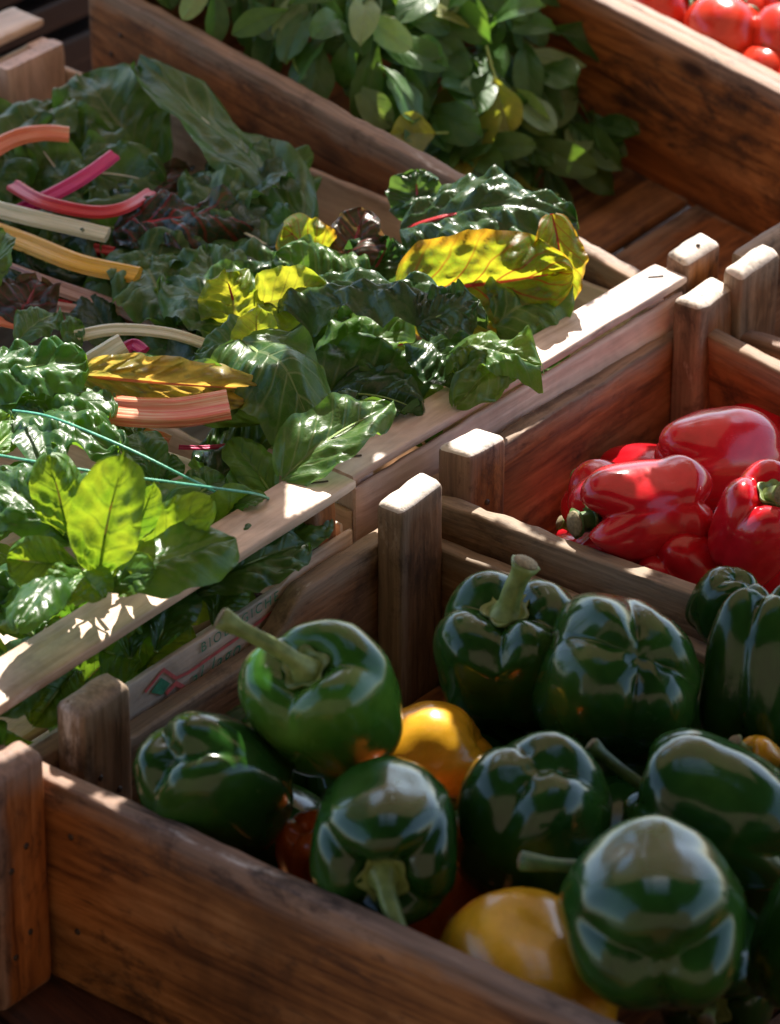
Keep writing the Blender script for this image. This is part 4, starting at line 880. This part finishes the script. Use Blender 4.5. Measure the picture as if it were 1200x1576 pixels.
# --- salad leaves in the back crate
GB = 'loose round salad leaves in the back crate'
SB = [
 ((775, 80), (778, -12), .02, .06, 76, V(.1, .3, .9), B_PALE, 'pale salad leaf standing highest against the far board'),
 ((790, 140), (800, 58), .0, .03, 60, V(.3, .3, .9), B_PALE, 'pale salad leaf below the highest one against the far board'),
 ((760, 120), (765, 65), .0, .03, 42, V(-.2, .3, .9), B_PALE, 'narrow pale salad leaf beside the lower pale one'),
 ((672, 205), (598, 208), .012, .02, 72, V(-.1, -.1, .9), B_YEL, 'round yellow green salad leaf glowing near the near board'),
 ((765, 128), (848, 208), .012, .0, 62, V(.4, .5, .8), B_PALE, 'long pale salad leaf pointing down right'),
 ((760, 115), (785, 205), .035, .0, 62, V(-.1, -.1, .95), B_YEL, 'brilliant sunlit salad leaf at the right side of the heap'),
 ((845, 195), (935, 195), -.04, -.045, 72, V(.1, .6, .8), B_GREEN, 'dark heart shaped salad leaf lying by the far board'),
 ((848, 245), (935, 268), -.05, -.06, 70, V(0, .6, .8), B_PALE, 'pale round salad leaf lying on the bare floor'),
 ((905, 262), (965, 300), -.085, -.09, 45, V(.1, .7, .7), B_GREEN, 'small dark salad leaf on the floor beside the pale round one'),
 ((700, 70), (735, 180), .03, .02, 85, V(.1, .45, .85), B_GREEN, 'broad green salad leaf at the shoulder of the heap'),
 ((640, 70), (720, 120), .04, .03, 70, V(-.1, .6, .7), B_GREEN, 'mid green salad leaf with a sunlit edge'),
 ((600, 20), (660, 140), .05, .03, 60, V(.3, .4, .8), B_GREEN, 'long curled salad leaf with a glinting border'),
 ((530, 30), (590, -5), .05, .06, 55, V(0, .3, .9), B_YEL, 'bright lit salad leaf at the top edge'),
 ((735, 205), (705, 285), -.01, -.02, 42, V(-.2, .3, .9), B_YEL, 'narrow yellow salad leaf standing near the board'),
 ((770, 230), (730, 290), -.03, -.03, 50, V(.1, .3, .9), B_PALE, 'pale drooping salad leaf beside the narrow yellow one'),
 ((820, 290), (740, 275), -.04, -.045, 50, V(0, .5, .8), B_YEL, 'yellow green salad leaf low above the chard'),
 ((700, 210), (690, 265), -.01, -.01, 40, V(-.2, .3, .9), B_GREEN, 'slim salad leaf left of the narrow yellow one'),
 ((745, 200), (820, 230), .0, -.02, 35, V(.1, .7, .6), B_GREEN, 'thin salad leaf seen edge on below the sunlit one'),
 ((640, 165), (690, 235), .0, .0, 55, V(.1, .5, .8), B_GREEN, 'grey green salad leaf in front of the heap'),
 ((720, 215), (850, 245), -.03, -.04, 60, V(.2, .7, .6), B_GREEN, 'dark salad leaf under the long pale one'),
]
for b, t, zb, zt, wp, nr, m_, lab in SB:
    pleaf('salad_leaf', b, t, zb, zt, wp, nr, m_, lab, 'salad leaf', GB, kind='spoon', rib=K_GRN, ribr=.0010, stalk=.02, ruffle=.03, blister=.012, fold=.18, nv_=5, nx=17, ny=26, bend=.06)
protos = [blade_mesh(rnd.uniform(.038, .056), rnd.uniform(.015, .024), 'spoon', 900+i, bend=rnd.uniform(.0, .15), fold=rnd.uniform(.1, .5), ruffle=.05, blister=.012, nv_=5, nx=13, ny=18, twist=rnd.uniform(-.6, .6), droop=rnd.uniform(0, .3)) for i in range(10)]
pst = [rib_mesh([Vector((0, -.022*(1-i/5), -.004*(1-i/5)**2)) for i in range(6)]+[Vector((0, .010, .0006))], .0010, .0006, .9, seg=6, grooves=False) for _ in range(2)]
K_SAL = stalk_mat('salad_stalk_green', (.035, .085, .015), (.06, .13, .025), (.10, .18, .05))
for p_ in pst: p_.materials.append(K_SAL)
def heap_z(x, y):                                         # height of the salad heap over the crate
    return -.11+.130*sm(-x, .18, .32)*(1-.12*abs(y-.11)/.1)+.016*sm(-x, .34, .46)
mats3 = {}
for mi, m_ in enumerate((B_GREEN, B_PALE, B_YEL)):
    mats3[m_] = []
    for p_ in protos:
        q = p_.copy(); q.materials.clear(); q.materials.append(m_); mats3[m_].append(q)
for i in range(275):
    x = -.495+.285*rnd.random()**1.0; y = rnd.uniform(.036 if x < -.38 else .048, .205)
    z = heap_z(x, y)-rnd.random()**1.6*.030+.008
    m_ = rnd.choices([B_GREEN, B_PALE, B_YEL], [10, 1.2, .7])[0]
    a = rnd.uniform(0, 6.28)
    nrm = Vector((rnd.uniform(-.8, .8), rnd.uniform(-1.2, .2), rnd.uniform(.3, 1.2))).normalized()
    yv = F5.M @ Vector((.75+rnd.uniform(-.8, .6), -.25+rnd.uniform(-.8, .8), rnd.uniform(-.5, .7))); yv = (yv-nrm*yv.dot(nrm)).normalized()
    root = empty('salad_leaf', mcols(yv.cross(nrm), yv, nrm, F5.w(x, y, z)))
    tag(root, 'small rounded green salad leaf within the dense heap in the back crate', 'salad leaf', 'salad leaves packed in the back heap')
    link('blade', rnd.choice(mats3[m_]), None, root, Matrix.Identity(4))
    link('stalk', rnd.choice(pst), None, root, Matrix.Identity(4))
    s_ = rnd.uniform(.9, 1.35); root.scale = (s_, s_, s_)

# small debris on the rims
for (x, y, z, fr) in ((868, 882, .0, 0), (632, 706, .0, 0), (640, 565, .0, 0)):
    pass

# ------------------------------------------------------------------ added unseen sun blocker above, gaps cut to place the sun patches
LIT = [
 [(0, 500), (60, 490), (150, 540), (430, 570), (430, 612), (250, 600), (180, 640), (190, 700), (320, 770), (340, 800), (270, 860), (200, 930), (185, 965), (230, 960), (170, 985), (-40, 1080), (-200, 1100), (-200, 500)],
 [(190, 905), (285, 895), (240, 935), (185, 965)],
 [(440, 790), (455, 735), (490, 700), (552, 728), (548, 745)],
 [(320, 400), (420, 330), (560, 300), (640, 250), (760, 260), (900, 300), (905, 480), (840, 500), (860, 540), (820, 600), (760, 590), (740, 520), (600, 500), (520, 470), (400, 560), (380, 500)],
 [(818, 590), (828, 545), (1010, 395), (1080, 420), (1060, 450), (840, 580)],
 [(560, 650), (585, 610), (610, 620), (600, 640), (540, 660), (500, 680), (520, 640)],
 [(545, 755), (560, 735), (625, 712), (600, 760)],
 [(575, 780), (570, 745), (640, 715), (700, 735), (660, 790)],
 [(690, 705), (720, 655), (800, 640), (805, 670), (750, 710)],
 [(1030, 470), (1050, 425), (1140, 430), (1135, 470)], [(1015, 395), (1040, 350), (1120, 350), (1115, 400)],
 [(1108, 430), (1120, 372), (1230, 360), (1230, 420)], [(1180, 515), (1230, 520), (1230, 545), (1185, 535)],
 [(512, 182), (525, 180), (625, 236), (612, 245)], [(640, 250), (700, 275), (980, 425), (970, 440)],
 [(965, 722), (990, 708), (1008, 712), (990, 730)], [(965, 775), (990, 758), (1005, 762), (990, 782)],
 [(865, 850), (890, 830), (930, 835), (975, 865), (960, 880)], [(770, 800), (800, 805), (860, 845), (820, 830)],
 [(1140, 722), (1175, 712), (1210, 722), (1200, 735), (1165, 745)], [(1135, 760), (1150, 748), (1165, 765), (1180, 785), (1150, 785)],
 [(615, 1085), (680, 1080), (725, 1105), (700, 1150), (620, 1130)], [(625, 1160), (660, 1145), (690, 1160), (660, 1180)],
 [(590, 195), (610, 160), (665, 160), (655, 195), (600, 215)], [(700, 90), (760, 110), (800, 150), (800, 220), (770, 210), (740, 130)],
 [(520, -20), (600, -20), (600, 30), (625, 90), (600, 60), (560, 30)],
 [(880, -120), (1400, -120), (1400, 200), (1240, 170), (1150, 100), (1080, 0), (960, 0)],
 [(325, 1112), (350, 1100), (365, 1108), (345, 1120)], [(135, 1242), (150, 1225), (178, 1232), (165, 1250)],
 [(170, 1030), (200, 1015), (208, 1050), (185, 1055)], [(385, 1020), (400, 1015), (412, 1050), (395, 1045)],
 [(770, 220), (850, 225), (860, 262), (800, 262)], [(1000, 930), (1010, 925), (1030, 928), (1020, 935)],
]
LITZ = [0.05, 0.02, 0.026, 0.05, 0.018, 0.04, 0.012, 0.02, 0.02, 0.02, 0.035, 0.035, -0.015, 0.01, 0.01, 0.028, 0.025, -0.01, -0.008, 0.03, 0.03, 0.0, -0.002, 0.015, 0.03, 0.06, 0.085, 0.045, 0, 0.02, 0.06, -0.05, -0.008]
def shift(P, z):                       # where the same sunbeam crosses z = .03
    out = []
    for x, y in P:
        g = at(x, y, z)+SUN*((.03-z)/SUN.z); v = g-CAM; dz = v.dot(FW); out.append((600+F*v.x/dz, 788-F*v.dot(UP)/dz))
    return out
def inpoly(x, y, P):
    c = False; j = len(P)-1
    for i in range(len(P)):
        xi, yi = P[i]; xj, yj = P[j]
        if (yi > y) != (yj > y) and x < (xj-xi)*(y-yi)/(yj-yi)+xi: c = not c
        j = i
    return c
ZC = .42; cs = .0040; vs, fs, idx = [], [], {}
X0, X1, Y0, Y1 = -.42, .46, -.21, 1.12
NX = int((X1-X0)/cs); NY = int((Y1-Y0)/cs)
def cv(i, j):
    if (i, j) not in idx:
        idx[(i, j)] = len(vs)
        jx = noise.noise(Vector((i*1.3, j*1.7, 2)))*cs*.5; jy = noise.noise(Vector((i*1.3, j*1.7, 9)))*cs*.5
        vs.append((X0+i*cs+jx, Y0+j*cs+jy, ZC+.004*noise.noise(Vector((i*.04, j*.04, 0)))))
    return idx[(i, j)]
def grow(P, e=5):
    cx = sum(p[0] for p in P)/len(P); cy = sum(p[1] for p in P)/len(P); out = []
    for x, y in P:
        d = math.hypot(x-cx, y-cy)+1e-6; out.append((x+(x-cx)/d*e, y+(y-cy)/d*e))
    return out
assert len(LIT) == len(LITZ)
LIT = [shift(P, z) for P, z in zip(LIT, LITZ)]
LIT = [grow(P, 16 if i_ == 4 else 9 if max(p[0] for p in P)-min(p[0] for p in P) < 130 else 4) for i_, P in enumerate(LIT)]
BB = [(min(p[0] for p in P), max(p[0] for p in P), min(p[1] for p in P), max(p[1] for p in P), P) for P in LIT]
for i in range(NX):
    for j in range(NY):
        q = Vector((X0+(i+.5)*cs, Y0+(j+.5)*cs, ZC)); g = q-SUN*((ZC-.03)/SUN.z)
        v_ = g-CAM; dz = v_.dot(FW); px = 600+F*v_.x/dz; py = 788-F*v_.dot(UP)/dz
        px += 6*noise.noise(Vector((i*.16, j*.16, 4))); py += 5*noise.noise(Vector((i*.16, j*.16, 8)))
        if any(a <= px <= b and c <= py <= d and inpoly(px, py, P) for a, b, c, d, P in BB): continue
        fs.append((cv(i, j), cv(i+1, j), cv(i+1, j+1), cv(i, j+1)))
k = NT('canvas'); k.b.inputs['Base Color'].default_value = (.30, .25, .20, 1); k.b.inputs['Roughness'].default_value = .9  # warm translucent sheet of the added blocker, softly fills the shade
v_, rv_ = k.coords(); k.l(k.ramp(k.noise(v_, 300, 3), [(.3, (.62, .46, .33)), (.7, (.74, .57, .42))]), k.b.inputs['Base Color'])
tr_ = k.n('ShaderNodeBsdfTranslucent', {'Color': (.80, .58, .40, 1)}); mx_ = k.n('ShaderNodeMixShader', {0: .22, 1: k.b.outputs[0], 2: tr_.outputs[0]}); k.l(mx_.outputs[0], k.out.inputs['Surface'])
tag(link('added_sun_blocker', mesh(vs, fs, 'cloth'), k.m), 'added unseen sun blocker above the crates, gaps cut for sun patches', 'added light blocker')

# ------------------------------------------------------------------ rest of the market street, outside the frame; awning added to shape the reflections
AW = plain('added_awning_canvas', (.035, .028, .020), .85, .2, 30, .1)
WALL = plain('plastered_wall', (.13, .095, .065), .9, .2, 3, .2)
def box(name, x0, x1, y0, y1, z0, z1, m, parent=None):
    v = [(x, y, z) for x in (x0, x1) for y in (y0, y1) for z in (z0, z1)]
    return link(name, mesh(v, [(0, 1, 3, 2), (4, 6, 7, 5), (0, 4, 5, 1), (2, 3, 7, 6), (0, 2, 6, 4), (1, 5, 7, 3)], name, False), m, parent)
aw = empty('added_awning', loc=(0, 0, 0)); tag(aw, 'added unseen brown awning, its gaps laid out to shape the reflections', 'awning')
box('canopy', -2.6, 2.9, -3.6, -.66, 2.25, 2.27, AW, aw)
box('canopy', -2.6, -.62, -.655, 2.2, 2.25, 2.27, AW, aw)
box('canopy', .85, 2.9, -.655, 2.2, 2.25, 2.27, AW, aw)
box('beam', -2.6, 2.9, -.46, -.36, 2.18, 2.24, AW, aw)  # beams added to break up the sky reflection
box('beam', -.16, -.06, -.77, 2.2, 2.175, 2.235, AW, aw)
for x, y in ((-2.55, -3.55), (2.85, -3.55), (-2.55, 2.1), (2.85, 2.1)): box('pole', x-.03, x+.03, y-.03, y+.03, -.85, 2.24, AW, aw)
tag(box('house_wall', -12, 12, -8.2, -8, -.85, 7.5, WALL), 'plastered house wall across the street behind the photographer', 'wall')
